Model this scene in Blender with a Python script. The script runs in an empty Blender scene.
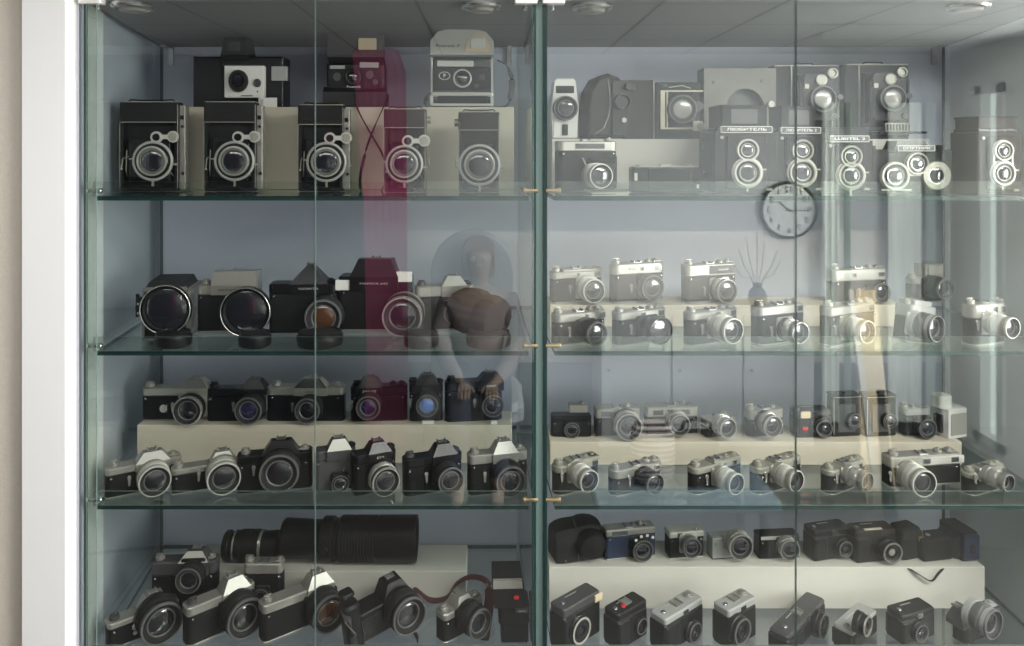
import bpy, bmesh, math, random
from mathutils import Matrix, Vector
random.seed(7)
PI = math.pi
SC = bpy.context.scene
COL = SC.collection

# ------------------------------------------------------------------ camera
F, PX, PY, D0, ZC = 740.0, 490.0, 150.0, 1.45, 1.77     # focal length in pixels, principal point, distance to the doors, eye height
cd = bpy.data.cameras.new('camera'); cam_ob = bpy.data.objects.new('camera', cd); COL.objects.link(cam_ob)
cam_ob.location = (0, -D0, ZC); cam_ob.rotation_euler = (PI/2, 0, 0)
cd.sensor_width = 36; cd.lens = F/1024*36; cd.shift_x = (512-PX)/1024; cd.shift_y = -(323-PY)/1024
cd.clip_start = 0.05; cd.clip_end = 60
SC.camera = cam_ob

def at(px, py, y):
    d = D0 + y
    return Vector(((px-PX)*d/F, y, ZC-(py-PY)*d/F))
def X(px, y): return (px-PX)*(D0+y)/F
def Z(py, y): return ZC-(py-PY)*(D0+y)/F

# ------------------------------------------------------------------ world, exposure, lights
w = bpy.data.worlds.new('world'); SC.world = w; w.use_nodes = True
w.node_tree.nodes['Background'].inputs[0].default_value = (0.75, 0.85, 1.0, 1)
w.node_tree.nodes['Background'].inputs[1].default_value = 0.6
SC.view_settings.view_transform = 'Standard'; SC.view_settings.look = 'None'
SC.view_settings.gamma = 1; SC.view_settings.use_curve_mapping = False
SC.view_settings.exposure = 0.04
SC.cycles.transparent_max_bounces = 32; SC.cycles.max_bounces = 10
SC.cycles.use_denoising = True
def area(name, loc, rot, sx, sy, power, col):
    l = bpy.data.lights.new(name, 'AREA'); l.shape = 'RECTANGLE'; l.size = sx; l.size_y = sy; l.energy = power; l.color = col
    o = bpy.data.objects.new(name, l); COL.objects.link(o); o.location = loc; o.rotation_euler = rot; return o
area('window_daylight', (2.81, -1.35, 1.60), (0, PI/2, 0), 1.2, 1.9, 115, (1.0, 0.98, 0.94))  # lamp of the unseen big window, added to light room and cabinet
area('added_fill_light', (-0.5, -1.0, 2.36), (0, 0, 0), 1.4, 0.5, 14, (1.0, 0.985, 0.96))  # unseen fill lamp added to light the cabinet fronts
area('added_fill_light', (1.3, -1.15, 2.36), (0, 0, 0), 1.4, 0.5, 72, (1.0, 0.985, 0.96))  # second added fill lamp, out of view, brightens the right side

# ------------------------------------------------------------------ materials
MATS = {}
def mat(name, col, rough=0.5, metal=0.0, noise=0.0, nscale=60, bump=0.0, bscale=200, spec=0.5, coat=0.0, emit=None):
    m = bpy.data.materials.new(name); m.use_nodes = True; nt = m.node_tree; b = nt.nodes['Principled BSDF']
    b.inputs['Base Color'].default_value = (*col, 1); b.inputs['Roughness'].default_value = rough
    b.inputs['Metallic'].default_value = metal; b.inputs['Specular IOR Level'].default_value = spec
    b.inputs['Coat Weight'].default_value = coat
    tc = nt.nodes.new('ShaderNodeTexCoord')
    if noise:
        n = nt.nodes.new('ShaderNodeTexNoise'); n.inputs['Scale'].default_value = nscale; n.inputs['Detail'].default_value = 4
        nt.links.new(tc.outputs['Object'], n.inputs['Vector'])
        mx = nt.nodes.new('ShaderNodeMix'); mx.data_type = 'RGBA'
        mx.inputs[6].default_value = (*[c*(1-noise) for c in col], 1); mx.inputs[7].default_value = (*[min(1, c*(1+noise)) for c in col], 1)
        nt.links.new(n.outputs['Fac'], mx.inputs[0]); nt.links.new(mx.outputs[2], b.inputs['Base Color'])
    if bump:
        n = nt.nodes.new('ShaderNodeTexNoise'); n.inputs['Scale'].default_value = bscale
        nt.links.new(tc.outputs['Object'], n.inputs['Vector'])
        bp = nt.nodes.new('ShaderNodeBump'); bp.inputs['Strength'].default_value = bump; bp.inputs['Distance'].default_value = 0.001
        nt.links.new(n.outputs['Fac'], bp.inputs['Height']); nt.links.new(bp.outputs[0], b.inputs['Normal'])
    if emit:
        b.inputs['Emission Color'].default_value = (*emit[:3], 1); b.inputs['Emission Strength'].default_value = emit[3]
    MATS[name] = m; return m
def glass(name, tint, refl):
    m = bpy.data.materials.new(name); m.use_nodes = True; nt = m.node_tree; nt.nodes.remove(nt.nodes['Principled BSDF'])
    out = nt.nodes['Material Output']
    t = nt.nodes.new('ShaderNodeBsdfTransparent'); t.inputs[0].default_value = (*tint, 1)
    g = nt.nodes.new('ShaderNodeBsdfGlossy'); g.inputs['Roughness'].default_value = 0.0; g.inputs[0].default_value = (0.96, 1, 0.98, 1)
    lw = nt.nodes.new('ShaderNodeLayerWeight'); lw.inputs[0].default_value = 0.5
    p = nt.nodes.new('ShaderNodeMath'); p.operation = 'POWER'; p.inputs[1].default_value = 5; nt.links.new(lw.outputs['Facing'], p.inputs[0])
    ma = nt.nodes.new('ShaderNodeMath'); ma.operation = 'MULTIPLY_ADD'; ma.inputs[1].default_value = 1-refl; ma.inputs[2].default_value = refl; ma.use_clamp = True
    nt.links.new(p.outputs[0], ma.inputs[0])
    mx = nt.nodes.new('ShaderNodeMixShader'); nt.links.new(ma.outputs[0], mx.inputs[0]); nt.links.new(t.outputs[0], mx.inputs[1]); nt.links.new(g.outputs[0], mx.inputs[2])
    nt.links.new(mx.outputs[0], out.inputs[0]); MATS[name] = m; return m

glass('door_glass', (0.975, 0.985, 0.975), 0.085)
glass('shelf_glass', (0.93, 0.955, 0.925), 0.12)
glass('strip_glass', (0.95, 0.97, 0.945), 0.07)
glass('side_glass', (0.95, 0.97, 0.97), 0.04)
mat('glass_edge', (0.012, 0.035, 0.032), 0.25)
mat('glass_edge_pale', (0.12, 0.18, 0.165), 0.3)
mat('leather', (0.009, 0.009, 0.009), 0.6, bump=0.6, bscale=900, spec=0.25)
mat('leather_brown', (0.022, 0.016, 0.014), 0.55, bump=0.6, bscale=700, spec=0.3)
mat('plastic', (0.011, 0.011, 0.012), 0.4, spec=0.3)
mat('plastic_gray', (0.05, 0.05, 0.052), 0.45)
mat('enamel', (0.008, 0.008, 0.009), 0.28, spec=0.35)
mat('matte_black', (0.008, 0.008, 0.008), 0.8)
mat('chrome', (0.345, 0.335, 0.305), 0.32, metal=0.55, noise=0.06, nscale=300)
mat('bright', (0.52, 0.51, 0.48), 0.22, metal=0.7)
mat('aged', (0.31, 0.30, 0.255), 0.4, metal=0.4, noise=0.15, nscale=200)
mat('pale', (0.46, 0.45, 0.41), 0.35, metal=0.2)
mat('white', (0.64, 0.63, 0.60), 0.45)
mat('gray', (0.30, 0.30, 0.29), 0.45)
mat('darkgray', (0.10, 0.10, 0.10), 0.45)
mat('brass', (0.45, 0.33, 0.18), 0.3, metal=0.7)
mat('cream', (0.55, 0.50, 0.38), 0.5)
mat('red', (0.65, 0.02, 0.02), 0.35)
mat('blueblack', (0.018, 0.026, 0.06), 0.35)
mat('maroon', (0.06, 0.012, 0.016), 0.5, bump=0.5, bscale=600)
mat('lensglass', (0.012, 0.012, 0.016), 0.04, spec=0.9, coat=0.5)
mat('lensglass_violet', (0.02, 0.017, 0.05), 0.05, spec=0.9, coat=0.5)
mat('lensglass_amber', (0.07, 0.028, 0.012), 0.08, spec=0.9, coat=0.5)
mat('lensglass_blue', (0.05, 0.15, 0.42), 0.08, spec=0.9, coat=0.5)  # blue reflection painted into the glass colour
mat('lensglass_pale', (0.28, 0.27, 0.24), 0.15, spec=0.9)
mat('windowglass', (0.03, 0.034, 0.036), 0.06, spec=0.9)
mat('flashglass', (0.62, 0.50, 0.34), 0.25)  # glow of the flash windows put into the colour
mat('graywood', (0.15, 0.145, 0.125), 0.6, noise=0.15, nscale=40, bump=0.3, bscale=80)
mat('card', (0.50, 0.455, 0.365), 0.8, noise=0.05, nscale=12)
mat('card_white', (0.56, 0.54, 0.485), 0.8, noise=0.04, nscale=12)
mat('backboard', (0.44, 0.465, 0.56), 0.6, noise=0.06, nscale=3)
mat('toppanel', (0.16, 0.165, 0.175), 0.6)
mat('facet', (0.36, 0.35, 0.32), 0.4, metal=0.2)  # chrome facet with reflected light put into its colour
mat('velvet', (0.016, 0.009, 0.008), 0.9, bump=0.8, bscale=90)
mat('steel', (0.5, 0.5, 0.5), 0.25, metal=0.9)
mat('hinge_white', (0.75, 0.72, 0.70), 0.3, metal=0.3)

# ------------------------------------------------------------------ mesh building (centimetres inside an object)
class MB:
    def __init__(s): s.v = []; s.f = []; s.m = []; s.sm = []; s.names = []; s.cur = 0; s.M = Matrix()
    def mat(s, n):
        if n not in s.names: s.names.append(n)
        s.cur = s.names.index(n); return s
    def at(s, M): s.M = M; return s
    def add(s, vs, fs, smooth=False):
        b = len(s.v); s.v += [s.M @ Vector(v) for v in vs]
        for f in fs: s.f.append([b+i for i in f]); s.m.append(s.cur); s.sm.append(smooth)
    def rings(s, rs, cap0=True, cap1=True, smooth=False, closed=True):
        n = len(rs[0]); vs = [p for r in rs for p in r]; fs = []
        for i in range(len(rs)-1):
            for j in range(n if closed else n-1):
                k = (j+1) % n; fs.append((i*n+j, i*n+k, (i+1)*n+k, (i+1)*n+j))
        s.add(vs, fs, smooth)
        if cap0: s.add(rs[0], [tuple(range(n))[::-1]])
        if cap1: s.add(rs[-1], [tuple(range(n))])
    def slab(s, w, d, z0, z1, r=0.3, ch=0.1, cx=0, cy=0, seg=4, taper=0):
        """rounded rectangle in plan, extruded upwards with chamfered rims"""
        def ring(sh, z, ex=0):
            a, b, rr = w/2-sh-ex, d/2-sh-ex, max(r-sh, 0.01); out = []
            for q, (sx, sy) in enumerate(((1, 1), (-1, 1), (-1, -1), (1, -1))):
                for i in range(seg+1):
                    t = q*PI/2+i*PI/2/seg; out.append((cx+sx*(a-rr)+rr*math.cos(t), cy+sy*(b-rr)+rr*math.sin(t), z))
            return out
        ch = min(ch, (z1-z0)/2.2)
        s.rings([ring(ch, z0), ring(0, z0+ch), ring(0, z1-ch, taper), ring(ch, z1, taper)]); return s
    def plate(s, w, h, y0, y1, r=0.3, ch=0.08, cx=0, cz=0, seg=4):
        """rounded rectangle seen from the front, thickness along y (y0 = front)"""
        M = s.M; s.M = M @ Matrix.Translation((cx, 0, cz)) @ Matrix.Rotation(PI/2, 4, 'X')
        s.slab(w, h, -y1, -y0, r, ch, 0, 0, seg); s.M = M; return s
    def box(s, x0, x1, y0, y1, z0, z1):
        vs = [(x, y, z) for z in (z0, z1) for y in (y0, y1) for x in (x0, x1)]
        s.add(vs, [(0, 2, 3, 1), (4, 5, 7, 6), (0, 1, 5, 4), (2, 6, 7, 3), (0, 4, 6, 2), (1, 3, 7, 5)]); return s
    def hexa(s, vs, mats=None):
        """eight corners ordered like box(); optional material per face (bottom, top, front, back, left, right)"""
        F_ = [(0, 2, 3, 1), (4, 5, 7, 6), (0, 1, 5, 4), (2, 6, 7, 3), (0, 4, 6, 2), (1, 3, 7, 5)]
        if mats:
            for f, m in zip(F_, mats): s.mat(m); s.add([vs[i] for i in f], [(0, 1, 2, 3)])
        else: s.add(vs, F_)
        return s
    def prism(s, poly, y0, y1):
        """polygon in x,z (counter-clockwise from the front) extruded from y0 (front) to y1"""
        n = len(poly); vs = [(x, y0, z) for x, z in poly]+[(x, y1, z) for x, z in poly]
        s.add(vs, [tuple(range(n)), tuple(range(n, 2*n))[::-1]]+[(i, i+n, (i+1) % n+n, (i+1) % n) for i in range(n)]); return s
    def cyl(s, r, h, c, axis='z', seg=24, ch=0.06, r2=None):
        r2 = r if r2 is None else r2; ch = min(ch, h/3, r/3)
        s.lathe([(r-ch, 0), (r, ch), (r2, h-ch), (r2-ch, h)], c, axis, seg); return s
    def lathe(s, prof, c=(0, 0, 0), axis='z', seg=28, cap0=True, cap1=True, smooth=True):
        """profile of (radius, distance); axis 'z' up, '-y' towards the viewer, 'x' or '-x' sideways"""
        def P(r, t, a):
            u, v = r*math.cos(a), r*math.sin(a)
            if axis == 'z': return (c[0]+u, c[1]+v, c[2]+t)
            if axis == '-y': return (c[0]+u, c[1]-t, c[2]+v)
            if axis == 'y': return (c[0]-u, c[1]+t, c[2]+v)
            if axis == 'x': return (c[0]+t, c[1]+u, c[2]+v)
            return (c[0]-t, c[1]-u, c[2]+v)
        rs = [[P(r, t, 2*PI*i/seg) for i in range(seg)] for r, t in prof]
        s.rings(rs, cap0, cap1, smooth); return s
    def tube(s, pts, r, seg=8, flat=None):
        rs = []; pts = [Vector(p) for p in pts]
        for i, p in enumerate(pts):
            t = (pts[min(i+1, len(pts)-1)]-pts[max(i-1, 0)]).normalized()
            up = Vector((0, 0, 1)) if abs(t.z) < 0.95 else Vector((0, 1, 0))
            u = t.cross(up).normalized(); v = u.cross(t).normalized()
            a, b = (r, r) if flat is None else (r, flat)
            rs.append([tuple(p+u*math.cos(k*2*PI/seg)*a+v*math.sin(k*2*PI/seg)*b) for k in range(seg)])
        s.rings(rs, smooth=True); return s
    def build(s, name, parent=None, scale=0.01, label=None):
        me = bpy.data.meshes.new(name); me.from_pydata([tuple(v*scale) for v in s.v], [], s.f)
        for n in s.names: me.materials.append(MATS[n])
        me.polygons.foreach_set('material_index', s.m); me.polygons.foreach_set('use_smooth', s.sm); me.update()
        bm = bmesh.new(); bm.from_mesh(me); bmesh.ops.remove_doubles(bm, verts=bm.verts, dist=1e-6)
        bmesh.ops.recalc_face_normals(bm, faces=bm.faces)
        for e in bm.edges:
            if len(e.link_faces) == 2 and e.calc_face_angle(0) > 0.6: e.smooth = False
        bm.to_mesh(me); bm.free()
        o = bpy.data.objects.new(name, me); COL.objects.link(o)
        if parent is not None: o.parent = parent
        if label: o['label'] = label
        return o
def mb(m): return MB().mat(m)
def part(name, parent, m, fn, label=None):
    b = mb(m); fn(b); return b.build(name, parent, label=label)
TXT = {}
def lettering(s, size, parent, m, loc, rot=(PI/2, 0, 0), width=None, name='lettering', bold=0.0):
    """raised letters, size and place in centimetres"""
    key = (s, bold)
    if key not in TXT:
        cu = bpy.data.curves.new('letters', 'FONT'); cu.body = s; cu.size = 1; cu.extrude = 0.03; cu.offset = bold; cu.align_x = 'CENTER'; cu.align_y = 'CENTER'; cu.resolution_u = 3
        o = bpy.data.objects.new('letters', cu); COL.objects.link(o); bpy.context.view_layer.update()
        me = bpy.data.meshes.new_from_object(o.evaluated_get(bpy.context.evaluated_depsgraph_get()))
        bpy.data.objects.remove(o); TXT[key] = me
    me = TXT[key].copy(); me.name = name
    xs = [v.co.x for v in me.vertices]; wd = (max(xs)-min(xs)) or 1
    k = size if width is None else width/wd
    me.transform(Matrix.Diagonal((k*0.01, size*0.01, size*0.01, 1))); me.materials.clear(); me.materials.append(MATS[m])
    o = bpy.data.objects.new(name, me); COL.objects.link(o); o.parent = parent
    o.location = Vector(loc)*0.01; o.rotation_euler = rot; return o
def tag(o, label, cat, group=None, kind=None):
    if label: o['label'] = label
    if cat: o['category'] = cat
    if group: o['group'] = group
    if kind: o['kind'] = kind
    return o
def thing(name, label, cat, loc, yaw=0, group=None, pitch=0, roll=0):
    o = bpy.data.objects.new(name, None); COL.objects.link(o); o.location = loc
    o.rotation_euler = (math.radians(pitch), math.radians(roll), math.radians(yaw)); o.empty_display_size = 0.02
    return tag(o, label, cat, group)
def structure(o): o['kind'] = 'structure'; return o
def sbox(name, m, x0, x1, y0, y1, z0, z1, parent=None):
    o = mb(m).box(x0, x1, y0, y1, z0, z1).build(name, parent, scale=1)
    if parent is None: structure(o)
    return o
# ------------------------------------------------------------------ the cabinet's niche
DEP = 0.43
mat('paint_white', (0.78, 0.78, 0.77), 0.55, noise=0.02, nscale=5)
mat('paint_beige', (0.60, 0.55, 0.47), 0.8, noise=0.06, nscale=90, bump=0.5, bscale=220)
mat('paint_niche', (0.52, 0.54, 0.60), 0.6, noise=0.03, nscale=4)
mat('room_bright', (0.80, 0.78, 0.76), 0.7, noise=0.02, nscale=3)
mat('room_grey', (0.46, 0.48, 0.50), 0.7, noise=0.05, nscale=3)
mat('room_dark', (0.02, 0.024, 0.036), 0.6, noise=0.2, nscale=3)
mat('room_floor', (0.05, 0.045, 0.042), 0.5, noise=0.15, nscale=6)
sbox('wall_front', 'paint_beige', X(-420, 0)-1.5, X(22, -.04), -0.02, 0.08, 0, 2.42)
sbox('trim_1', 'paint_white', X(22, -.04), X(65, -.04), -0.04, 0.10, 0, 2.42)
# splayed reveal of the niche, seen left of the glass and through the side panes
xl0, xl1 = X(65, -.04), X(150, DEP+.03)
b = mb('paint_niche'); b.hexa([(xl0-.05, 0.0, 0), (X(79, 0), 0.0, 0), (xl1-.1, DEP+.06, 0), (xl1, DEP+.06, 0), (xl0-.05, 0.0, 2.42), (X(79, 0), 0.0, 2.42), (xl1-.1, DEP+.06, 2.42), (xl1, DEP+.06, 2.42)])
structure(b.build('wall_left', scale=1))
xr0, xr1 = X(1085, 0), X(957, DEP+.03)
b = mb('paint_white'); b.hexa([(xr0, 0.0, 0), (xr0+.06, 0.0, 0), (xr1, DEP+.06, 0), (xr1+.1, DEP+.06, 0), (xr0, 0.0, 2.42), (xr0+.06, 0.0, 2.42), (xr1, DEP+.06, 2.42), (xr1+.1, DEP+.06, 2.42)])  # lighter paint than the left reveal stands in for stronger light
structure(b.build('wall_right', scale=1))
sbox('wall_rear', 'paint_niche', xl1-.1, xr1+.1, DEP+.06, DEP+.12, 0, 2.42)
sbox('wall_front', 'room_bright', xr0+.06, 2.86, -0.02, 0.08, 0, 2.42)

# ------------------------------------------------------------------ room in front of the cabinet (seen mirrored in the doors)
YB, ZT, XR, XL = -3.2, 2.37, 2.83, -2.9
# ceiling of square tiles with dark joints
m = bpy.data.materials.new('ceiling_tiles'); m.use_nodes = True; nt = m.node_tree; bs = nt.nodes['Principled BSDF']; bs.inputs['Roughness'].default_value = 0.8
tc = nt.nodes.new('ShaderNodeTexCoord'); mp = nt.nodes.new('ShaderNodeMapping'); mp.inputs['Location'].default_value = (0.30, 0.09, 0)
br = nt.nodes.new('ShaderNodeTexBrick'); br.offset = 0; br.inputs['Scale'].default_value = 1; br.inputs['Mortar Size'].default_value = 0.007
br.inputs['Brick Width'].default_value = 0.5; br.inputs['Row Height'].default_value = 0.5
br.inputs['Color1'].default_value = (0.50, 0.51, 0.52, 1); br.inputs['Color2'].default_value = (0.48, 0.49, 0.50, 1); br.inputs['Mortar'].default_value = (0.10, 0.10, 0.11, 1)
nt.links.new(tc.outputs['Object'], mp.inputs['Vector']); nt.links.new(mp.outputs[0], br.inputs['Vector']); nt.links.new(br.outputs['Color'], bs.inputs['Base Color'])
MATS['ceiling_tiles'] = m
sbox('ceiling', 'ceiling_tiles', XL-.1, XR+.1, YB-.1, 0.08, ZT, ZT+.05)
sbox('floor', 'room_floor', XL-.1, XR+.1, YB-.1, 0.6, -0.05, 0)
YV = -YB                                              # the far wall appears this far behind the doors
xm = X(367, YV)                                       # where the bright wall begins
# far wall: left darkened so reflections there stay weak, pale plaster on the right with a grey frieze above
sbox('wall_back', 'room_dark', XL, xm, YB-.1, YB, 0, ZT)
mat('wall_darkened', (0.20, 0.21, 0.24), 0.6, noise=0.1, nscale=4)  # lower wall colour darkened to keep the mirrored veil low
sbox('wall_back', 'room_bright', xm, XR+.1, YB-.1, YB, Z(362, YV), Z(230, YV))
sbox('wall_back', 'wall_darkened', xm, XR+.1, YB-.1, YB+.012, 0, Z(362, YV))
sbox('wall_back', 'room_grey', xm, XR+.1, YB-.1, YB+.012, Z(230, YV), ZT)
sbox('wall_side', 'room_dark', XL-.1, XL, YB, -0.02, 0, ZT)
# window wall on the right: an unseen big window added for its light and a narrow one further back
def wall_x(nm, y0, y1, z0, z1): sbox(nm, 'room_bright', XR, XR+.1, y0, y1, z0, z1)
wy0, wy1, wz0, wz1 = -2.35, -0.35, 0.95, 2.25
ny0, ny1, nz0, nz1 = -(XR*F/(977-PX)-D0), -(XR*F/(1005-PX)-D0), 0.1, 2.14
wall_x('wall_window', wy1, 0, 0, ZT); wall_x('wall_window', YB, ny0, 0, ZT); wall_x('wall_window', ny1, wy0, 0, ZT)
wall_x('wall_window', wy0, wy1, 0, wz0); wall_x('wall_window', wy0, wy1, wz1, ZT)
wall_x('wall_window', ny0, ny1, 0, nz0); wall_x('wall_window', ny0, ny1, nz1, ZT)
mat('daylight', (0.8, 0.85, 0.85), 0.8, emit=(0.93, 1.0, 0.97, 1.7))
for i, (a, b_, c, d) in enumerate(((wy0, wy1, wz0, wz1), (ny0, ny1, nz0, nz1))):
    f = mb('paint_white'); t = 0.05
    for (p, q, r, s_) in ((a, a+t, c, d), (b_-t, b_, c, d), (a, b_, c, c+t), (a, b_, d-t, d)): f.box(XR-.02, XR+.06, p, q, r, s_)
    if i == 0: f.box(XR-.01, XR+.05, (a+b_)/2-.025, (a+b_)/2+.025, c, d)
    wf = structure(f.build('window_%d' % (i+1), scale=1))
    mb('daylight').box(XR+.04, XR+.05, a+t, b_-t, c+t, d-t).build('pane', wf, scale=1)
# magenta curtain hanging before the far wall
mat('magenta_cloth', (0.42, 0.045, 0.16), 0.8, noise=0.1, nscale=8)
yc = 3.0; b = mb('magenta_cloth'); prof = [(-60, 350, 380), (0, 350, 380), (36, 352, 394), (72, 354, 406), (200, 364, 407), (370, 367, 408), (520, 360, 402)]
rs = []
for py, a, c in prof:
    n = 24; rs.append([(X(a+(c-a)*i/n, yc), -yc+0.004*math.sin(i*1.6+py*.01), Z(py, yc)) for i in range(n+1)]+[(X(a+(c-a)*i/n, yc), -yc-0.012+0.004*math.sin(i*1.6+py*.01), Z(py, yc)) for i in range(n, -1, -1)])
b.rings(rs, smooth=True)
c0 = b.build('curtain', scale=1); tag(c0, 'magenta curtain hanging in the room, mirrored in the left case doors', 'curtain')
# wall clock
ck = thing('wall_clock', 'round pale wall clock with black numerals, mirrored in the right case door', 'clock', Vector((X(788, YV-.03), -(YV-.03), Z(210, YV-.03))))
ck.rotation_euler = (0, 0, PI)      # faces the cabinet
R_ = 17.5
part('rim', ck, 'plastic', lambda b: b.lathe([(R_, -2), (R_+.6, 0), (R_+.3, 1.6), (R_-1, 2.0), (R_-1.4, 1.2), (R_-1.4, .4)], axis='-y', seg=48, cap1=False))
mat('clock_face', (0.60, 0.62, 0.62), 0.6)
part('face', ck, 'clock_face', lambda b: b.lathe([(R_-1.2, 0), (R_-1.2, .5)], axis='-y', seg=48))
for k in range(1, 13):
    a = PI/2-k*PI/6
    lettering(str(k), 5.4, ck, 'matte_black', (math.cos(a)*12.7, -.55, math.sin(a)*12.7), name='numeral', bold=.01)
for L, a, t in ((8, 40, .9), (12, 182, .6)):
    a = math.radians(a); h = mb('matte_black'); h.at(Matrix.Rotation(-a, 4, 'Y')); h.box(-1.5, L, -.9, -.7, -t/2, t/2); h.build('clock_hand', ck)
# ------------------------------------------------------------------ the two glass cabinets
ZS = {1: Z(196, .006), 2: Z(351, .006), 3: Z(505, .006), 4: Z(659, .006)}     # tops of the glass shelves
TOP = Z(0, 0); TOPB = Z(47, DEP); BOT = 0.32
EDGE = {}
def pane(name, x0, x1, y0, y1, z0, z1, g, parent, edge='glass_edge', thin='y', pale=None):
    """sheet of glass: clear faces across the thin axis, dark green cut edges"""
    vs = [(x, y, z) for z in (z0, z1) for y in (y0, y1) for x in (x0, x1)]
    k = {'z': 0, 'y': 1, 'x': 2}[thin]; ms = [edge]*6; ms[2*k] = ms[2*k+1] = g
    if pale: ms[pale] = 'glass_edge_pale'
    return MB().hexa(vs, ms).build(name, parent, scale=1)
def cabinet(label, xl, xr, xlb, xrb, mid):
    """xl, xr: front corners; xlb, xrb: back corners; mid: where the two doors meet"""
    t = thing('display_cabinet', label, 'display cabinet', (0, 0, 0))
    P = (xlb-xl, xrb-xr)
    for a, b_, s in ((xl, xlb, 1), (xr, xrb, -1)):
        w_ = 0.008*s; vs = [(a, .004, BOT), (a+w_, .004, BOT), (b_, DEP, BOT), (b_+w_, DEP, BOT), (a, .004, TOP), (a+w_, .004, TOP), (b_, DEP, TOPB), (b_+w_, DEP, TOPB)]
        MB().hexa(vs, ['glass_edge', 'glass_edge', 'glass_edge', 'glass_edge', 'side_glass', 'side_glass']).build('side_panel', t, scale=1)
    mb('backboard').box(xlb+.001, xrb-.001, DEP+.001, DEP+.015, BOT, TOP+.02).build('back_panel', t, scale=1)
    b = mb('toppanel'); b.hexa([(xl, 0.004, TOP), (xr, .004, TOP), (xlb, DEP, TOPB), (xrb, DEP, TOPB), (xl, .004, TOP+.02), (xr, .004, TOP+.02), (xlb, DEP, TOP+.02), (xrb, DEP, TOP+.02)])
    b.build('top_panel', t, scale=1)
    for a, c, hx in ((xl+.008, mid-.0008, xl+.02), (mid+.0008, xr-.004, xr-.02)):
        dr = pane('door', a, c, -.006, 0, BOT, TOP+.05, 'door_glass', t, 'glass_edge', pale=5 if a < mid-.01 else 4)
        h = mb('hinge_white'); M0 = h.M
        cx = hx; h.slab(.044*100, 2.2, -.9, 2.6, .25, .12); h.v = [Vector((v.x*.01+cx, v.y*.01-.003, v.z*.01+TOP)) for v in h.v]
        h.build('hinge', dr, scale=1)
        h2 = mb('steel').cyl(.45, 1.5, (0, 0, 0), 'z', 16); h2.v = [Vector((v.x*.01+cx, v.y*.01+.02, v.z*.01+TOP-.016)) for v in h2.v]
        h2.build('hinge_pin', dr, scale=1)
    for bx in (xlb+.03, xrb-.03):
        b = mb('steel'); b.box(bx-.006, bx+.006, DEP-.05, DEP, TOPB-.006, TOPB-.001); b.box(bx-.006, bx+.006, DEP-.006, DEP, TOPB-.045, TOPB-.001)
        b.build('bracket', t, scale=1)
    return t
xA0, xA1, xB0, xB1 = X(82.5, 0), X(536, 0), X(543, 0), X(1072, 0)
xA0b, xA1b, xB0b, xB1b = X(160, DEP), X(521, DEP), X(527, DEP), X(945, DEP)
cabA = cabinet('left glass display cabinet with green edged doors, holding the rows of mostly black cameras', xA0, xA1, xA0b, xA1b, X(315.5, 0))
cabB = cabinet('right glass display cabinet with green edged doors, holding the silver and black cameras', xB0, xB1, xB0b, xB1b, X(795, 0))
# pale clear seal along the hinge edge of the left door
pane('seal', X(88.5, 0), X(99, 0), -.010, -.0065, BOT, TOP, 'strip_glass', cabA, 'glass_edge_pale')
mb('glass_edge_pale').box(xA1+.0005, xB0-.0005, .006, .012, BOT, TOP).build('gap_tone_strip', cabA, scale=1)  # added strip coloured like the wall showing in the gap
# sunk downlights in the top panels
def downlight(px, py, par, on):
    y = .05
    for _ in range(12): y = (TOP+(TOPB-TOP)*y/DEP-ZC)*F/(PY-py)-D0
    x = X(px, y)
    t = thing('downlight', None, None, (x, y, TOP+(TOPB-TOP)*y/DEP)); t.parent = par
    for k in ('label', 'category'):
        if k in t: del t[k]
    part('trim_ring', t, 'steel', lambda b: b.lathe([(3.9, -.05), (4.1, -.5), (3.9, -.9), (3.3, -1.1), (2.9, -.7), (2.7, -.1)], seg=36, cap0=False, cap1=False))
    part('lamp_lens', t, 'lensglass_pale', lambda b: b.lathe([(2.75, -.05), (2.75, -.9), (2.3, -1.5), (1.3, -1.75), (.01, -1.8)], seg=32, cap0=True, cap1=False))
for px, py, c in ((132, 4, cabA), (481, 4, cabA), (592, 5, cabB), (968, 4, cabB)):
    downlight(px, py, c, True)
# shelves
def shelf(row, xl, xr, xlb, xrb, label, group):
    z = ZS[row]; f = .0065
    a, b_, a2, b2 = xl+.024, xr-.014, xlb+.012, xrb-.012
    t = thing('glass_shelf', label, 'shelf', ((a+b_)/2, .2, z), group=group)
    o = Vector(((a+b_)/2, .2, z))
    vs = [(a, f, -.009), (b_, f, -.009), (a2, DEP-.004, -.009), (b2, DEP-.004, -.009), (a, f, 0), (b_, f, 0), (a2, DEP-.004, 0), (b2, DEP-.004, 0)]
    vs = [(v[0]-o.x, v[1]-o.y, v[2]) for v in vs]
    MB().hexa(vs, ['shelf_glass', 'shelf_glass', 'glass_edge', 'glass_edge', 'glass_edge', 'glass_edge']).build('pane', t, scale=1)
    pane('guard_strip', a-.004-o.x, b_+.004-o.x, f-.004-o.y, f-.001-o.y, .0004, .0285, 'strip_glass', t, 'glass_edge_pale')
    for bx, s in ((a-.006, 1), (b_+.006, -1)):
        b = mb('brass' if xl < -.2 and s < 0 or xl > 0 and s > 0 else 'steel').lathe([(.42, 0), (.42, 2.2), (.55, 2.2), (.55, 2.8), (.3, 3.0)], (0, 0, 0), 'x' if s > 0 else '-x', 14)
        b.v = [Vector((v.x*.01+bx-.012*s-o.x, v.y*.01+.006-o.y, v.z*.01+.0105)) for v in b.v]; b.build('bolt', t, scale=1)
    return t
nm = {1: 'top', 2: 'second', 3: 'third', 4: 'lowest'}
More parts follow.
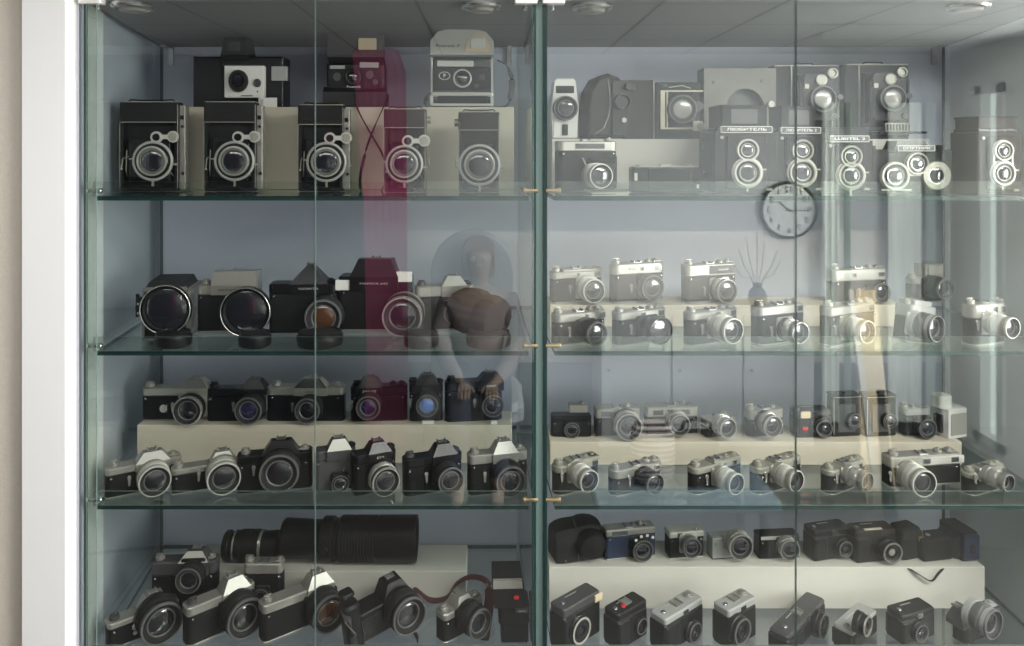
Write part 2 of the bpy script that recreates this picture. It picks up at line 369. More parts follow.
hold = {(1, 0): 'under the upright folding cameras', (2, 0): 'under five cameras propped on round caps', (3, 0): 'with black pentaprism cameras in two rows', (4, 0): 'under the long black lenses',
        (1, 1): 'under the twin lens cameras', (2, 1): 'under the turned silver rangefinder cameras', (3, 1): 'crowded with silver topped cameras in two rows', (4, 1): 'with small plastic cameras'}
for r in (1, 2, 3, 4):
    shelf(r, xA0, xA1, xA0b, xA1b, '%s clear glass shelf of the left cabinet %s' % (nm[r], hold[r, 0]), 'glass shelves of the left cabinet')
    shelf(r, xB0, xB1, xB0b, xB1b, '%s clear glass shelf of the right cabinet %s' % (nm[r], hold[r, 1]), 'glass shelves of the right cabinet')
# card-covered risers
RZ = {}
def riser(key, row, pxl, pxr, pyt, y0, y1, label, m='card', flap=False):
    z = Z(pyt, y0); RZ[key] = z
    o = mb(m).slab(100*(X(pxr, y0)-X(pxl, y0)), 100*(y1-y0), 0.03, 100*(z-ZS[row]), .1, .08, seg=1).build('riser_box', None)
    o.location = ((X(pxr, y0)+X(pxl, y0))/2, (y0+y1)/2, ZS[row]); tag(o, label, 'riser', 'card covered risers'); return o
riser('1L', 1, 152, 514, 107, .24, .40, 'cream card riser on the top left shelf behind the folding cameras')
riser('1R', 1, 552, 930, 139, .24, .40, 'pale card riser on the top right shelf behind the twin lens cameras', 'card_white')
riser('2R', 2, 550, 905, 305, .205, .30, 'low cream card riser on the second right shelf')
riser('3L', 3, 137, 512, 425, .20, .29, 'cream card riser on the third left shelf carrying six black cameras')
riser('3R', 3, 550, 962, 442, .19, .29, 'cream card riser on the third right shelf')
riser('4L', 4, 175, 466, 571, .19, .30, 'grey card riser under the two long lenses', 'card_white')
riser('4R', 4, 549, 985, 567, .165, .275, 'wide white card riser on the lowest right shelf', 'card_white')
# ------------------------------------------------------------------ camera builders
def lens_shape(b, R, L, style, c, axis='-y'):
    """barrel of stacked rings; returns the radius and reach of the front glass"""
    M = {'black': ('plastic', 'matte_black', 'plastic'), 'silver': ('aged', 'pale', 'plastic'), 'bright': ('chrome', 'bright', 'plastic'), 'mix': ('chrome', 'plastic', 'plastic'),
         'zebra': ('plastic', 'bright', 'plastic'), 'gray': ('gray', 'darkgray', 'plastic')}[style]
    seg = 36
    b.mat(M[0]).lathe([(R*1.0, 0), (R*1.0, .22*L), (R*.90, .24*L), (R*.90, .30*L)], c, axis, seg, cap1=False)
    # knurled focus ring
    b.mat(M[1]); n = 5
    pr = [(R*.9, .30*L)]
    for i in range(n):
        t = (.32+.30*i/n)*L; pr += [(R*1.0, t), (R*1.0, t+.03*L), (R*.955, t+.035*L), (R*.955, t+.055*L)]
    pr += [(R*.93, .64*L), (R*.90, .70*L)]
    b.lathe(pr, c, axis, seg, cap0=False, cap1=False, smooth=False)
    b.mat(M[0]).lathe([(R*.90, .70*L), (R*.96, .74*L), (R*.96, .90*L)], c, axis, seg, cap0=False, cap1=False)
    b.mat('bright' if style in ('zebra', 'bright', 'mix') else ('pale' if style == 'silver' else 'darkgray')).lathe([(R*.96, .90*L), (R*.98, .93*L), (R*.95, L), (R*.87, L)], c, axis, seg, cap0=False, cap1=False)
    b.mat('matte_black').lathe([(R*.87, L), (R*.84, .93*L), (R*.66, .86*L), (R*.64, .84*L)], c, axis, seg, cap0=False, cap1=False)
    b.mat('darkgray').lathe([(R*.66, .862*L), (R*.62, .872*L), (R*.58, .84*L)], c, axis, seg, cap0=False, cap1=False)
    return R*.60, .835*L
def add_lens(t, x, z, y, R, L, style='black', gl='lensglass', name='lens', hood=False, tilt=0):
    b = MB(); c = (0, 0, 0)
    if hood:     # wide flared front
        b.mat('plastic').lathe([(R*.7, 0), (R*.72, .35*L), (R*.95, .6*L), (R, .7*L), (R, L), (R*.95, L), (R*.86, .86*L), (R*.80, .84*L)], c, '-y', 40, cap1=False)
        b.mat('bright').lathe([(R*.985, L*1.0), (R*.97, L*1.012), (R*.95, L*1.0)], c, '-y', 40, cap0=False, cap1=False)
        g, yl = R*.81, .835*L
    else: g, yl = lens_shape(b, R, L, style, c)
    o = b.build(name, t); o.location = Vector((x, y, z))*.01
    dome = .12*g
    q = mb(gl).lathe([(g, yl-.05), (g*.98, yl), (g*.75, yl+dome*.5), (g*.4, yl+dome*.85), (.01, yl+dome)], c, '-y', 32, cap1=False)
    q.build('front_glass', o); return o
def cam35(name, label, cat, group, loc, yaw, W, H, D=3.3, rnd=1.0, top='chrome', skin='leather', base='chrome', kind='flat', lensx=.05, R=2.6, L=3.5, ls='black', gl='lensglass',
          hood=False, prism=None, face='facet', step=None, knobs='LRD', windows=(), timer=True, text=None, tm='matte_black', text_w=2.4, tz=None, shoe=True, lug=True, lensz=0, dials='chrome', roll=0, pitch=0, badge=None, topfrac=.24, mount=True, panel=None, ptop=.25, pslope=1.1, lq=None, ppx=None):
    """W, H in cm; H is the height of the body with its top plate, knobs and prism stand above"""
    t = thing(name, label, cat, loc, yaw, group, pitch, roll)
    zt = H*(1-topfrac); bz = .05*H
    if lq: lensx = max(-.42, min(.42, lq[0]/W)); lensz = max(lq[1], R+.06 if lq[2] else -9)-(bz+zt)/2
    part('body', t, skin, lambda b: b.slab(W-.1, D-.1, bz, zt, rnd, .05, seg=6))
    part('base_plate', t, base, lambda b: b.slab(W, D, 0, bz, rnd, .12, seg=6))
    def tp(b):
        b.slab(W, D, zt, H, rnd, .22, seg=6)
        if step: b.slab((step[1]-step[0])*W, D*.92, H-.1, H+step[2], .35, .15, cx=(step[0]+step[1])/2*W)
    tpo = part('top_plate', t, top, tp)
    ztop = H
    if mount: part('lens_mount', t, 'plastic' if ls == 'black' else top, lambda b: b.plate(R*1.9, min(zt-bz-.2, R*2.1), -D/2-.35, -D/2+.1, .5, .12, lensx*W, (bz+zt)/2+lensz))
    lx, lz = lensx*W, (bz+zt)/2+lensz
    add_lens(t, lx, lz, -D/2-.25, R, L, ls, gl, hood=hood)
    if kind == 'prism':
        pw, ph = prism or (4.6, 1.9); px = lensx*W if ppx is None else ppx
        a, c_, zb = pw/2, pw*ptop, zt+.15
        def pr(b):
            y0, y1 = -D/2-.45, D/2-.1
            b.mat(top); b.box(px-a, px+a, y0, y1, zb-.1, H)
            vs = [(px-a, y0, H), (px+a, y0, H), (px-a*.95, y1, H), (px+a*.95, y1, H), (px-c_, y0+pslope, H+ph), (px+c_, y0+pslope, H+ph), (px-c_*1.1, y1-.5, H+ph*.92), (px+c_*1.1, y1-.5, H+ph*.92)]
            b.hexa(vs, [top, top, face, top, top, top])  # front facet can be paler than the top, sheen painted in
        po = MB(); pr(po); po.build('prism_housing', t)
        if text: lettering(text, .62, t, tm, (px, -D/2-.47, (zb+H)/2), width=text_w)
        if shoe: part('accessory_shoe', t, 'chrome' if top != 'enamel' else 'darkgray', lambda b: (b.box(px-.9, px+.9, 0, 1.5, H+ph*.9, H+ph*.98), b.box(px-.9, px-.7, 0, 1.5, H+ph*.98, H+ph+.25), b.box(px+.7, px+.9, 0, 1.5, H+ph*.98, H+ph+.25)))
    else:
        if text: lettering(text, .6, t, tm, ((tz or 0)*W, -D/2-.02-(0 if not panel else .06), H-topfrac*H*.5), width=text_w)
        if shoe: part('accessory_shoe', t, 'steel', lambda b: (b.box(-.95, .95, -.9, .9, H+(step[2] if step else 0), H+.12+(step[2] if step else 0)), b.box(-.95, -.75, -.9, .9, H, H+.4+(step[2] if step else 0)), b.box(.75, .95, -.9, .9, H, H+.4+(step[2] if step else 0))))
    kb = dials
    if 'L' in knobs: part('rewind_knob', t, kb, lambda b: (b.cyl(.95, .75, (-W*.39, 0, H), 'z', 24), b.cyl(.55, .35, (-W*.39, 0, H+.7), 'z', 16), b.box(-W*.39-.8, -W*.39+.8, -.15, .15, H+1.0, H+1.15)))
    if 'D' in knobs: part('shutter_dial', t, kb, lambda b: (b.cyl(.8, .55, (W*.24, .1, H), 'z', 24), b.cyl(.35, .3, (W*.24, .1, H+.5), 'z', 12)))
    if 'R' in knobs: part('winding_lever', t, kb, lambda b: (b.cyl(1.0, .5, (W*.39, 0, H), 'z', 24), b.cyl(.5, .35, (W*.39, 0, H+.45), 'z', 16), b.slab(2.0, .5, H+.2, H+.42, .2, .05, cx=W*.39-.2, cy=-.9)))
    if 'B' in knobs: part('release_button', t, 'steel', lambda b: b.cyl(.35, .45, (W*.31, -.9, H), 'z', 14))
    for (wx, ww, wh) in windows:
        o = part('viewfinder_window', t, 'bright', lambda b: b.plate(ww+.25, wh+.25, -D/2-.12, -D/2+.1, .1, .05, wx*W, H-topfrac*H*.5+(.1 if step else 0)))
        part('window_glass', o, 'windowglass', lambda b: b.plate(ww, wh, -D/2-.15, -D/2-.02, .06, .02, wx*W, H-topfrac*H*.5+(.1 if step else 0)))
    if panel:
        part('front_panel', t, panel[3], lambda b: b.plate(panel[1]*W, topfrac*H*.72, -D/2-.06, -D/2+.05, .12, .03, panel[0]*W, H-topfrac*H*.5))
    if timer: part('self_timer_lever', t, 'bright', lambda b: (b.cyl(.42, .3, (lx-R-1.2, -D/2, lz+.4), '-y', 16), b.hexa([(lx-R-1.38, -D/2-.35, lz-1.3), (lx-R-1.02, -D/2-.35, lz-1.3), (lx-R-1.38, -D/2-.15, lz-1.3), (lx-R-1.02, -D/2-.15, lz-1.3), (lx-R-1.5, -D/2-.35, lz+.4), (lx-R-.9, -D/2-.35, lz+.4), (lx-R-1.5, -D/2-.15, lz+.4), (lx-R-.9, -D/2-.15, lz+.4)])))
    if lug: part('strap_lug', t, 'steel', lambda b: b.cyl(.22, .18, (-W*.42, -D/2-.0, zt-.5), '-y', 12)); part('strap_lug', t, 'steel', lambda b: b.cyl(.22, .18, (W*.42, -D/2-.0, zt-.5), '-y', 12))
    if badge: badge(t, W, H, D)
    return t

def folding_upright(name, label, group, loc, yaw, W, H, brown=False, rail=True, lens=True, arm=True, bell=False, knobside=0, R=4.0, off=0):
    t = thing(name, label, 'folding camera', loc, yaw, group); D = 3.4; lt = 'leather_brown' if brown else 'leather'
    part('body', t, lt, lambda b: (b.slab(W, 2.0, .3, H-.3, .6, .15, cy=.8), b.box(-W/2+.1, -W/2+.8, -D/2, .4, .5, H-.6), b.box(W/2-.7, W/2-.05, -D/2, .4, .5, H-.6), b.slab(W-.2, 1.6, .1, .9, .4, .1, cy=-.9)))
    part('body_frame', t, 'aged', lambda b: b.box(-W/2-.04, -W/2+.1, -D/2-.04, -D/2+.15, .8, H*.76)); part('body_frame', t, 'aged', lambda b: b.box(W/2-.12, W/2+.02, -D/2-.05, -D/2+.15, .8, H-.8))
    part('top_cover', t, lt, lambda b: b.slab(W+.15, D+.2, H*.76, H-.25, .5, .18))
    part('cover_trim', t, 'aged', lambda b: (b.slab(W-.2, D+.1, H-.3, H-.08, .5, .06), b.box(-W/2+.2, W/2-.2, -D/2-.14, -D/2-.06, H*.76+.05, H*.76+.2)))
    part('carry_strap', t, lt, lambda b: b.tube([(-W*.42, 0, H-.2), (-W*.36, 0, H+.35), (-W*.2, 0, H+.22), (W*.2, 0, H+.22), (W*.36, 0, H+.38), (W*.42, 0, H-.2)], .45, 8, .16))
    zc = H*.34
    part('bellows', t, 'matte_black', lambda b: b.rings([[(sx*(W*.38-.12*i-(.18 if i % 2 else 0)), .2-.42*i, zc+.2+sz*(H*.27-.22*i-(.18 if i % 2 else 0))) for sx, sz in ((-1, -1), (1, -1), (1, 1), (-1, 1))] for i in range(8)]))
    part('lens_board', t, 'enamel', lambda b: (b.plate(W*.62, H*.40, -3.1, -2.7, .5, .06, .1+off*.7, zc+.3), b.plate(W*.5, .5, -3.15, -1.0, .15, .05, 0, .75)))
    part('strut', t, 'aged', lambda b: b.tube([(-W*.40, -.8, zc-H*.17), (-W*.36, -2.6, zc-H*.1), (-W*.34, -2.8, zc+H*.12)], .13, 6)); part('strut', t, 'aged', lambda b: b.tube([(W*.40, -.8, zc-H*.17), (W*.36, -2.6, zc-H*.1), (W*.34, -2.8, zc+H*.12)], .13, 6))
    b = MB(); c = (0, 0, 0)
    b.mat('gray').lathe([(R*1.05, 0), (R*1.08, .5), (R*.98, .75), (R*.94, .62)], c, '-y', 36, cap1=False)
    b.mat('enamel').lathe([(R*.95, .62), (R*.84, .66), (R*.80, .8)], c, '-y', 36, cap0=False, cap1=False)
    b.mat('aged').lathe([(R*.80, .8), (R*.80, 1.15), (R*.72, 1.25), (R*.70, 1.1)], c, '-y', 36, cap0=False, cap1=False)
    b.mat('darkgray').lathe([(R*.70, 1.1), (R*.60, 1.15), (R*.56, .95)], c, '-y', 36, cap0=False, cap1=False)
    b.mat('aged'); b.box(-.2, .25, -.6, -.2, -R*1.35, -R*.95); b.box(R*.85, R*1.3, -.6, -.2, -.9, -.5); b.box(-R*1.25, -R*.9, -.5, -.2, .3, .6)
    lo = b.build('lens', t); lo.location = Vector((.15+off, -3.1, zc))*.01
    mb('lensglass').lathe([(R*.57, .9), (R*.5, 1.05), (R*.3, 1.15), (.01, 1.2)], c, '-y', 24, cap1=False).build('front_glass', lo)
    part('shutter_lever', t, 'aged', lambda b: (b.tube([(-R*.9, -3.2, zc+1.0), (-W*.40, -3.1, zc+.5), (-W*.42, -3.1, zc-1.6)], .1, 6), b.cyl(.25, .2, (-W*.42, -3.05, zc-1.7), '-y', 10)))
    if arm:
        v = part('viewfinder_arm', t, 'pale', lambda b: (b.plate(3.4, 1.0, -3.5, -3.2, .45, .08, off+2.4, zc+R+1.15), b.cyl(1.25, .55, (off+.9, -3.1, zc+R+1.1), '-y', 24), b.cyl(1.25, .35, (off+4.3, -3.1, zc+R+1.2), '-y', 24)))
        part('finder_glass', v, 'lensglass', lambda b: (b.cyl(.8, .2, (off+.9, -3.6, zc+R+1.1), '-y', 20),))
        part('finder_glass', v, 'lensglass_pale', lambda b: (b.cyl(.9, .2, (off+4.3, -3.4, zc+R+1.2), '-y', 20),))
    if rail:
        part('side_rail', t, 'chrome', lambda b: (b.slab(1.3, 2.6, .5, H-.9, .15, .08, cx=W/2+.6, cy=.5), b.box(W/2+.05, W/2+.9, -1.0, -.8, 1.2, 3.4)))
        part('rail_window', t, 'enamel', lambda b: b.plate(.75, .9, -.95, -.7, .1, .03, W/2+.6, H*.82)); part('rail_button', t, 'enamel', lambda b: b.cyl(.3, .3, (W/2+.7, -.8, H*.72), '-y', 12)); part('rail_button', t, 'enamel', lambda b: b.cyl(.35, .35, (W/2+.85, -.8, H*.2), '-y', 12))
    if knobside: part('winding_knob', t, 'aged', lambda b: (b.cyl(.8, .9, (knobside*(W/2+.1), .6, H*.86), 'x' if knobside > 0 else '-x', 18),)); part('side_lever', t, 'aged', lambda b: (b.tube([(knobside*(W/2+.1), -.6, H*.3), (knobside*(W/2+.7), -.8, H*.32), (knobside*(W/2+.7), -.8, H*.42)], .12, 6)))
    return t

def twin_lens(label, group, loc, yaw, W, H, plate=None, sil=True, hood=True, brown=False, knob=-1, gear=False, lens_ring='pale', R1=1.7, R2=2.0, rollei=False):
    t = thing('twin_lens_camera', label, 'twin-lens camera', loc, yaw, group); D = W*.85; lt = 'leather_brown' if brown else 'leather'
    hb = H*(.70 if hood else .80)
    part('body', t, lt, lambda b: (b.slab(W, D, .25, hb, .45, .12), b.slab(W*1.04, D*1.02, 0, .3, .4, .08)))
    part('front_plate', t, 'enamel' if not rollei else lt, lambda b: b.plate(W*.62, hb*.86, -D/2-.55, -D/2+.1, .5, .15, 0, hb*.5))
    z1, z2 = hb*.70, hb*.34
    def rim(b, z, R):
        b.mat(lens_ring).lathe([(R, 0), (R, .7), (R*.95, .82), (R*.84, .8), (R*.82, .6)], (0, -D/2-.5, z), '-y', 32, cap1=False)
        b.mat('enamel').lathe([(R*.82, .6), (R*.64, .55)], (0, -D/2-.5, z), '-y', 32, cap0=False, cap1=False)
        b.mat('aged').lathe([(R*.64, .55), (R*.62, .75), (R*.54, .72), (R*.52, .5)], (0, -D/2-.5, z), '-y', 32, cap0=False, cap1=False)
    for nm_, z, R in (('viewing_lens', z1, R1), ('taking_lens', z2, R2)):
        b = MB(); rim(b, z, R); o = b.build(nm_, t)
        mb('lensglass').lathe([(R*.53, .5), (R*.4, .62), (.01, .68)], (0, -D/2-.5, z), '-y', 24, cap1=False).build('front_glass', o)
    if rollei: part('lens_bezel', t, 'pale', lambda b: b.rings([[(math.cos(a)*(2.05+e), y, (z1+z2)/2+math.sin(a)*(2.1+e)+(z1-z2)/2*(1 if math.sin(a) > 0 else -1)) for a in [2*PI*k/40 for k in range(40)]] for y, e in ((-D/2-.45, .1), (-D/2-.95, .1), (-D/2-1.0, -.05), (-D/2-.95, -.25), (-D/2-.6, -.25))], cap0=False, cap1=False, smooth=True))
    part('focus_teeth' if gear else 'shutter_ring', t, 'aged', lambda b: (b.lathe([(R2*1.12, 0), (R2*1.12, .35), (R2*1.02, .4)], (0, -D/2-.5, z2), '-y', 24, cap1=False), b.box(R2*1.0, R2*1.35, -D/2-.9, -D/2-.5, z2+.5, z2+.8), b.box(-.2, .2, -D/2-.9, -D/2-.5, z2-R2*1.35, z2-R2)))
    part('hood_base', t, 'enamel', lambda b: b.slab(W*.92, D*.9, hb, hb+.7, .35, .1))
    if plate:
        o = part('nameplate', t, 'white', lambda b: b.plate(W*.80, 1.35, -D/2-.35, -D/2+.5, .15, .05, 0, hb+.35))
        part('nameplate_field', o, 'plastic_gray', lambda b: b.plate(W*.80-.25, 1.1, -D/2-.38, -D/2-.2, .1, .02, 0, hb+.35))
        lettering(plate, .75, o, 'white', (0, -D/2-.40, hb+.35), width=W*.62, bold=.02)
    if hood:
        h1 = H; part('focus_hood', t, lt, lambda b: (b.box(-W*.36, W*.36, -D*.38, -D*.34, hb+.6, h1), b.box(-W*.36, W*.36, D*.34, D*.38, hb+.6, h1), b.box(-W*.36, -W*.33, -D*.38, D*.38, hb+.6, h1), b.box(W*.33, W*.36, -D*.38, D*.38, hb+.6, h1)))
        part('hood_window', t, 'plastic_gray', lambda b: b.plate(W*.42, (h1-hb)*.55, -D*.40, -D*.36, .1, .02, 0, hb+.6+(h1-hb)*.45))
    else:
        part('hood_lid', t, lt, lambda b: (b.slab(W*.86, D*.84, hb+.6, H-.3, .3, .1), b.slab(W*.9, D*.9, H-.35, H, .3, .1)))
    if knob: [part('winding_knob', t, 'plastic', lambda b: b.cyl(r_, h_, (knob*W/2, .6, hb*z_), 'x' if knob > 0 else '-x', 24)) for r_, h_, z_ in ((.95, 1.0, .82), (.7, .6, .3))]
    part('film_latch', t, 'aged', lambda b: (b.plate(1.2, .5, -D/2-.2, -D/2, .1, .05, W*.36, .9), b.cyl(.35, .3, (-W*.38, -D/2, hb*.9), '-y', 14)))
    return t

def strap_of(label, group, pts, wdt=.5, m='matte_black', par=None, name='strap'):
    """pts are world points in metres"""
    b = mb(m); P = [Vector(p)*100 for p in pts]; out = []
    for i in range(len(P)-1):
        p0, p1, p2, p3 = P[max(i-1, 0)], P[i], P[i+1], P[min(i+2, len(P)-1)]
        for k in range(5):
            u = k/5; out.append(.5*((2*p1)+(p2-p0)*u+(2*p0-5*p1+4*p2-p3)*u*u+(3*p1-p0-3*p2+p3)*u**3))
    out.append(P[-1])
    b.tube(out, wdt, 8, .12); o = b.build(name)
    if par is not None: o.parent = par; bpy.context.view_layer.update(); o.matrix_parent_inverse = par.matrix_world.inverted()
    else: tag(o, label, 'strap', group)
    return o

def compact(name, label, cat, group, loc, yaw, W, H, D=4.2, skin='plastic', top='plastic_gray', lx=.2, R=2.0, L=1.4, flash=None, rim='chrome', text=None, tm='white', strip=None, red=None, roll=0, dial=False, win=True, gl='lensglass', panel=None, tx=-.2, hotshoe=False, lq=None):
    lzz = lq[1] if lq else H*.42
    if lq: lx = max(-.4, min(.4, lq[0]/W))
    t = thing(name, label, cat, loc, yaw, group, 0, roll)
    part('body', t, skin, lambda b: (b.slab(W, D, 0, H*.8, .7, .25, seg=6), b.slab(W*.34, D+.6, .3, H*.76, .5, .2, cx=-W*.31)))
    part('top_cover', t, top, lambda b: b.slab(W*.99, D*.97, H*.8, H, .7, .25, seg=6))
    if panel: part('front_panel', t, panel, lambda b: b.plate(W*.6, H*.55, -D/2-.15, -D/2+.1, .3, .08, lx*W, H*.42))
    if strip: part('front_strip', t, strip, lambda b: b.plate(W*.9, H*.13, -D/2-.1, -D/2+.1, .1, .04, 0, H*.88))
    b = MB(); c = (0, 0, 0)
    b.mat('plastic').lathe([(R*1.1, 0), (R*1.1, L*.4), (R, L*.5), (R, L*.9)], c, '-y', 32, cap1=False)
    b.mat(rim).lathe([(R, L*.9), (R*.98, L), (R*.86, L), (R*.84, L*.9)], c, '-y', 32, cap0=False, cap1=False)
    b.mat('plastic').lathe([(R*.84, L*.9), (R*.6, L*.8), (R*.58, L*.9), (R*.42, L*.9), (R*.4, L*.7)], c, '-y', 32, cap0=False, cap1=False)
    o = b.build('lens', t); o.location = Vector((lx*W, -D/2-.1, lzz))*.01
    mb(gl).lathe([(R*.41, L*.7), (R*.3, L*.82), (.01, L*.86)], c, '-y', 20, cap1=False).build('front_glass', o)
    if flash is not None: part('flash_window', t, 'flashglass', lambda b: b.plate(2.2, 1.5, -D/2-.25, -D/2+.1, .15, .06, flash*W, H*.87))
    if win: part('viewfinder_window', t, 'windowglass', lambda b: b.plate(1.5, 1.0, -D/2-.14, -D/2+.1, .1, .04, .02*W, H*.87))
    if text: lettering(text, .6, t, tm, (tx*W, -D/2-.16, H*.88), width=2.4)
    if red is not None: part('red_button', t, 'red', lambda b: b.cyl(.45, .35, (red*W, -D*.15, H-.02), 'z', 16))
    part('release_button', t, 'steel', lambda b: b.cyl(.5, .3, (-W*.36, -.2, H-.02), 'z', 18))
    if dial: part('shutter_dial', t, 'chrome', lambda b: (b.cyl(1.0, .35, (W*.33, .3, H-.02), 'z', 24), b.cyl(.6, .2, (W*.33, .3, H+.3), 'z', 20)))
    if hotshoe: part('accessory_shoe', t, 'chrome', lambda b: (b.box(-1, 1, -.8, 1.2, H-.02, H+.12), b.box(-1, -.8, -.8, 1.2, H, H+.4), b.box(.8, 1, -.8, 1.2, H, H+.4)))
    part('top_marking', t, 'pale', lambda b: b.box(-W*.2, W*.1, .8, 1.0, H-.05, H+.03))
    return t
# ------------------------------------------------------------------ the collection
def spot(x0, x1, Y, base): return Vector((X((x0+x1)/2, Y), Y, base))
def size(x0, x1, Y, yaw, D):
    a = math.radians(abs(yaw)); return max(5, ((x1-x0)*(D0+Y)/F*100-D*math.sin(a))/math.cos(a))
def solve(x0, x1, Y, yaw, D):
    """body width and centre whose outline spans x0..x1 in the photograph"""
    a = math.radians(yaw); Wd = size(x0, x1, Y, yaw, D); cx = X((x0+x1)/2, Y)
    for _ in range(12):
        xs = [PX+F*(cx+.01*(u*Wd/2*math.cos(a)-v*D/2*math.sin(a)))/(D0+Y+.01*(u*Wd/2*math.sin(a)+v*D/2*math.cos(a))) for u in (-1, 1) for v in (-1, 1)]
        l, r = min(xs), max(xs); Wd += .8*((x1-x0)-(r-l))*(D0+Y)/F*100; cx += .8*((x0+x1)-(l+r))/2*(D0+Y)/F; Wd = max(Wd, 4.5)
    return Wd, cx
def lens_at(lp, cx, Y, zb, yaw, D, L, rest):
    """offset, height and radius (cm) of a lens whose front ring shows at lp = (px, py, radius px)"""
    a = math.radians(yaw); u = 0
    for _ in range(6):
        y = Y+.01*(u*math.sin(a)-(D/2+L)*math.cos(a)); x = X(lp[0], y); u = ((x-cx)*100-(D/2+L)*math.sin(a))/math.cos(a)
    return (u, (Z(lp[1], y)-zb)*100, rest), lp[2]*(D0+y)/F*100
def C(x0, x1, yt, Y, zb_, yaw, label, group, lp=None, pp=None, **k):
    front = min(abs(zb_-ZS[i]) for i in (2, 3, 4)) < .001 and Y < .14
    if front: Y -= .015; yaw *= 1.15; k['L'] = min(k['L'], 4.7)
    if x0 > 850: yaw *= .6
    D = k.get('D', 3.3); Wd, cx = solve(x0, x1, Y, yaw, D); Yt = Y+abs(math.sin(math.radians(yaw)))*Wd/200
    if lp: k['lq'], k['R'] = lens_at(lp, cx, Y, zb_, yaw, D, k['L'], yt > 262 and not abs(zb_-ZS[2]-.001) < .0005)
    if pp: k['ppx'] = (X(pp, Y)-cx)*100/math.cos(math.radians(yaw))
    ht = (Z(yt, Yt)-zb_)*100
    pk = k.get('kind') == 'prism'; pr = k.get('prism') or (4.6, 1.9)
    Hb = ht-(pr[1]+.3 if pk else (.9 + (k.get('step') or (0, 0, 0))[2]*.5))
    nm = k.pop('name', 'reflex_camera' if pk else 'rangefinder_camera'); cat = k.pop('cat', 'camera')
    return cam35(nm, label, cat, group, Vector((cx, Y, zb_)), yaw, Wd, Hb, **k)

# ---- top shelf, left: five upright folding cameras, three instant cameras on the riser
b1 = ZS[1]; G = 'upright folding cameras on the top left shelf'
def FU(x0, x1, yt, Y, label, yaw=0, rail=True, **k):
    Wd = (x1-x0)*(D0+Y)/F*100-(1.25 if rail else 0); o = folding_upright('folding_camera', label, G, spot(x0, x1-(6 if rail else 0), Y, b1), yaw, Wd, (Z(yt, Y)-b1)*100-.3, rail=rail, off=1.4 if rail else 0, **k); return o
FU(124, 186, 100, .17, 'black upright folding camera with chrome side rail, leftmost on the top left shelf', 3)
FU(207, 263, 100, .17, 'black upright folding camera with chrome side rail below the white-fronted instant camera', 3)
FU(300, 350, 103, .17, 'black upright folding camera with chrome side rail behind the door seam', 3)
FU(385, 426, 107, .14, 'brownish upright folding camera with two small finder discs, in the magenta reflection', 0, rail=False, brown=True, knobside=1, R=3.7)
FU(459, 499, 110, .14, 'brownish upright folding camera with large ringed lens, below the pale instant camera', 0, rail=False, brown=True, knobside=-1, arm=False, R=4.1)
r1 = RZ['1L']
# instant camera with a white front plate
Y = .31; t = thing('instant_camera', 'black box instant camera with square white lens plate on the top left riser', 'instant camera', spot(198, 288, Y, r1)); W_ = 21.0; H_ = 10.4; t.scale = (1, 1, 1.16)
part('body', t, 'plastic', lambda b: (b.slab(W_, 6, 0, H_, .6, .3), b.hexa([(-W_/2, -3.2, 0), (-W_/2+7.5, -3.2, 0), (-W_/2, 0, 0), (-W_/2+7.5, 0, 0), (-W_/2, -3.2, H_), (-W_/2+6, -3.2, H_-.4), (-W_/2, 0, H_), (-W_/2+6, 0, H_)])))
part('viewfinder_housing', t, 'plastic', lambda b: b.hexa([(-4.2, -3.6, H_-.6), (2.6, -3.6, H_-.6), (-4.2, 2, H_-.6), (2.6, 2, H_-.6), (-3.4, -3.2, H_+3.8), (1.6, -3.2, H_+3.8), (-3.6, 2, H_+3.6), (1.8, 2, H_+3.6)]))
part('viewfinder_window', t, 'windowglass', lambda b: b.plate(3.0, 1.9, -3.55, -3.2, .2, .05, -.9, H_+1.9))
w_ = part('lens_plate', t, 'white', lambda b: b.plate(9.2, 6.4, -4.6, -3.0, .25, .1, 1.8, 5.2))
part('hood_lip', t, 'plastic', lambda b: b.box(-3.2, 6.8, -5.0, -3.0, 8.5, 9.0))
b = mb('plastic').lathe([(2.2, 0), (2.2, .8), (2.0, 1.2), (1.5, 1.2), (1.3, .7)], seg=32, axis='-y', cap1=False); b.mat('lensglass').lathe([(1.3, .7), (1.1, .9), (.01, 1.0)], seg=24, axis='-y', cap0=False, cap1=False)
o = b.build('lens', t); o.location = Vector((.6, -4.6, 5.3))*.01
part('light_cell', t, 'plastic_gray', lambda b: (b.lathe([(.85, 0), (.85, .4), (.6, .45), (.5, .2)], (4.9, -4.6, 4.9), '-y', 24), b.cyl(.2, .15, (4.9, -4.55, 3.2), '-y', 10), b.box(1.2, 3.8, -4.9, -4.5, 2.3, 2.45)))
part('flash_socket', t, 'gray', lambda b: b.plate(3.6, 2.9, -3.6, -2.4, .1, .05, 9.6, 6.9))
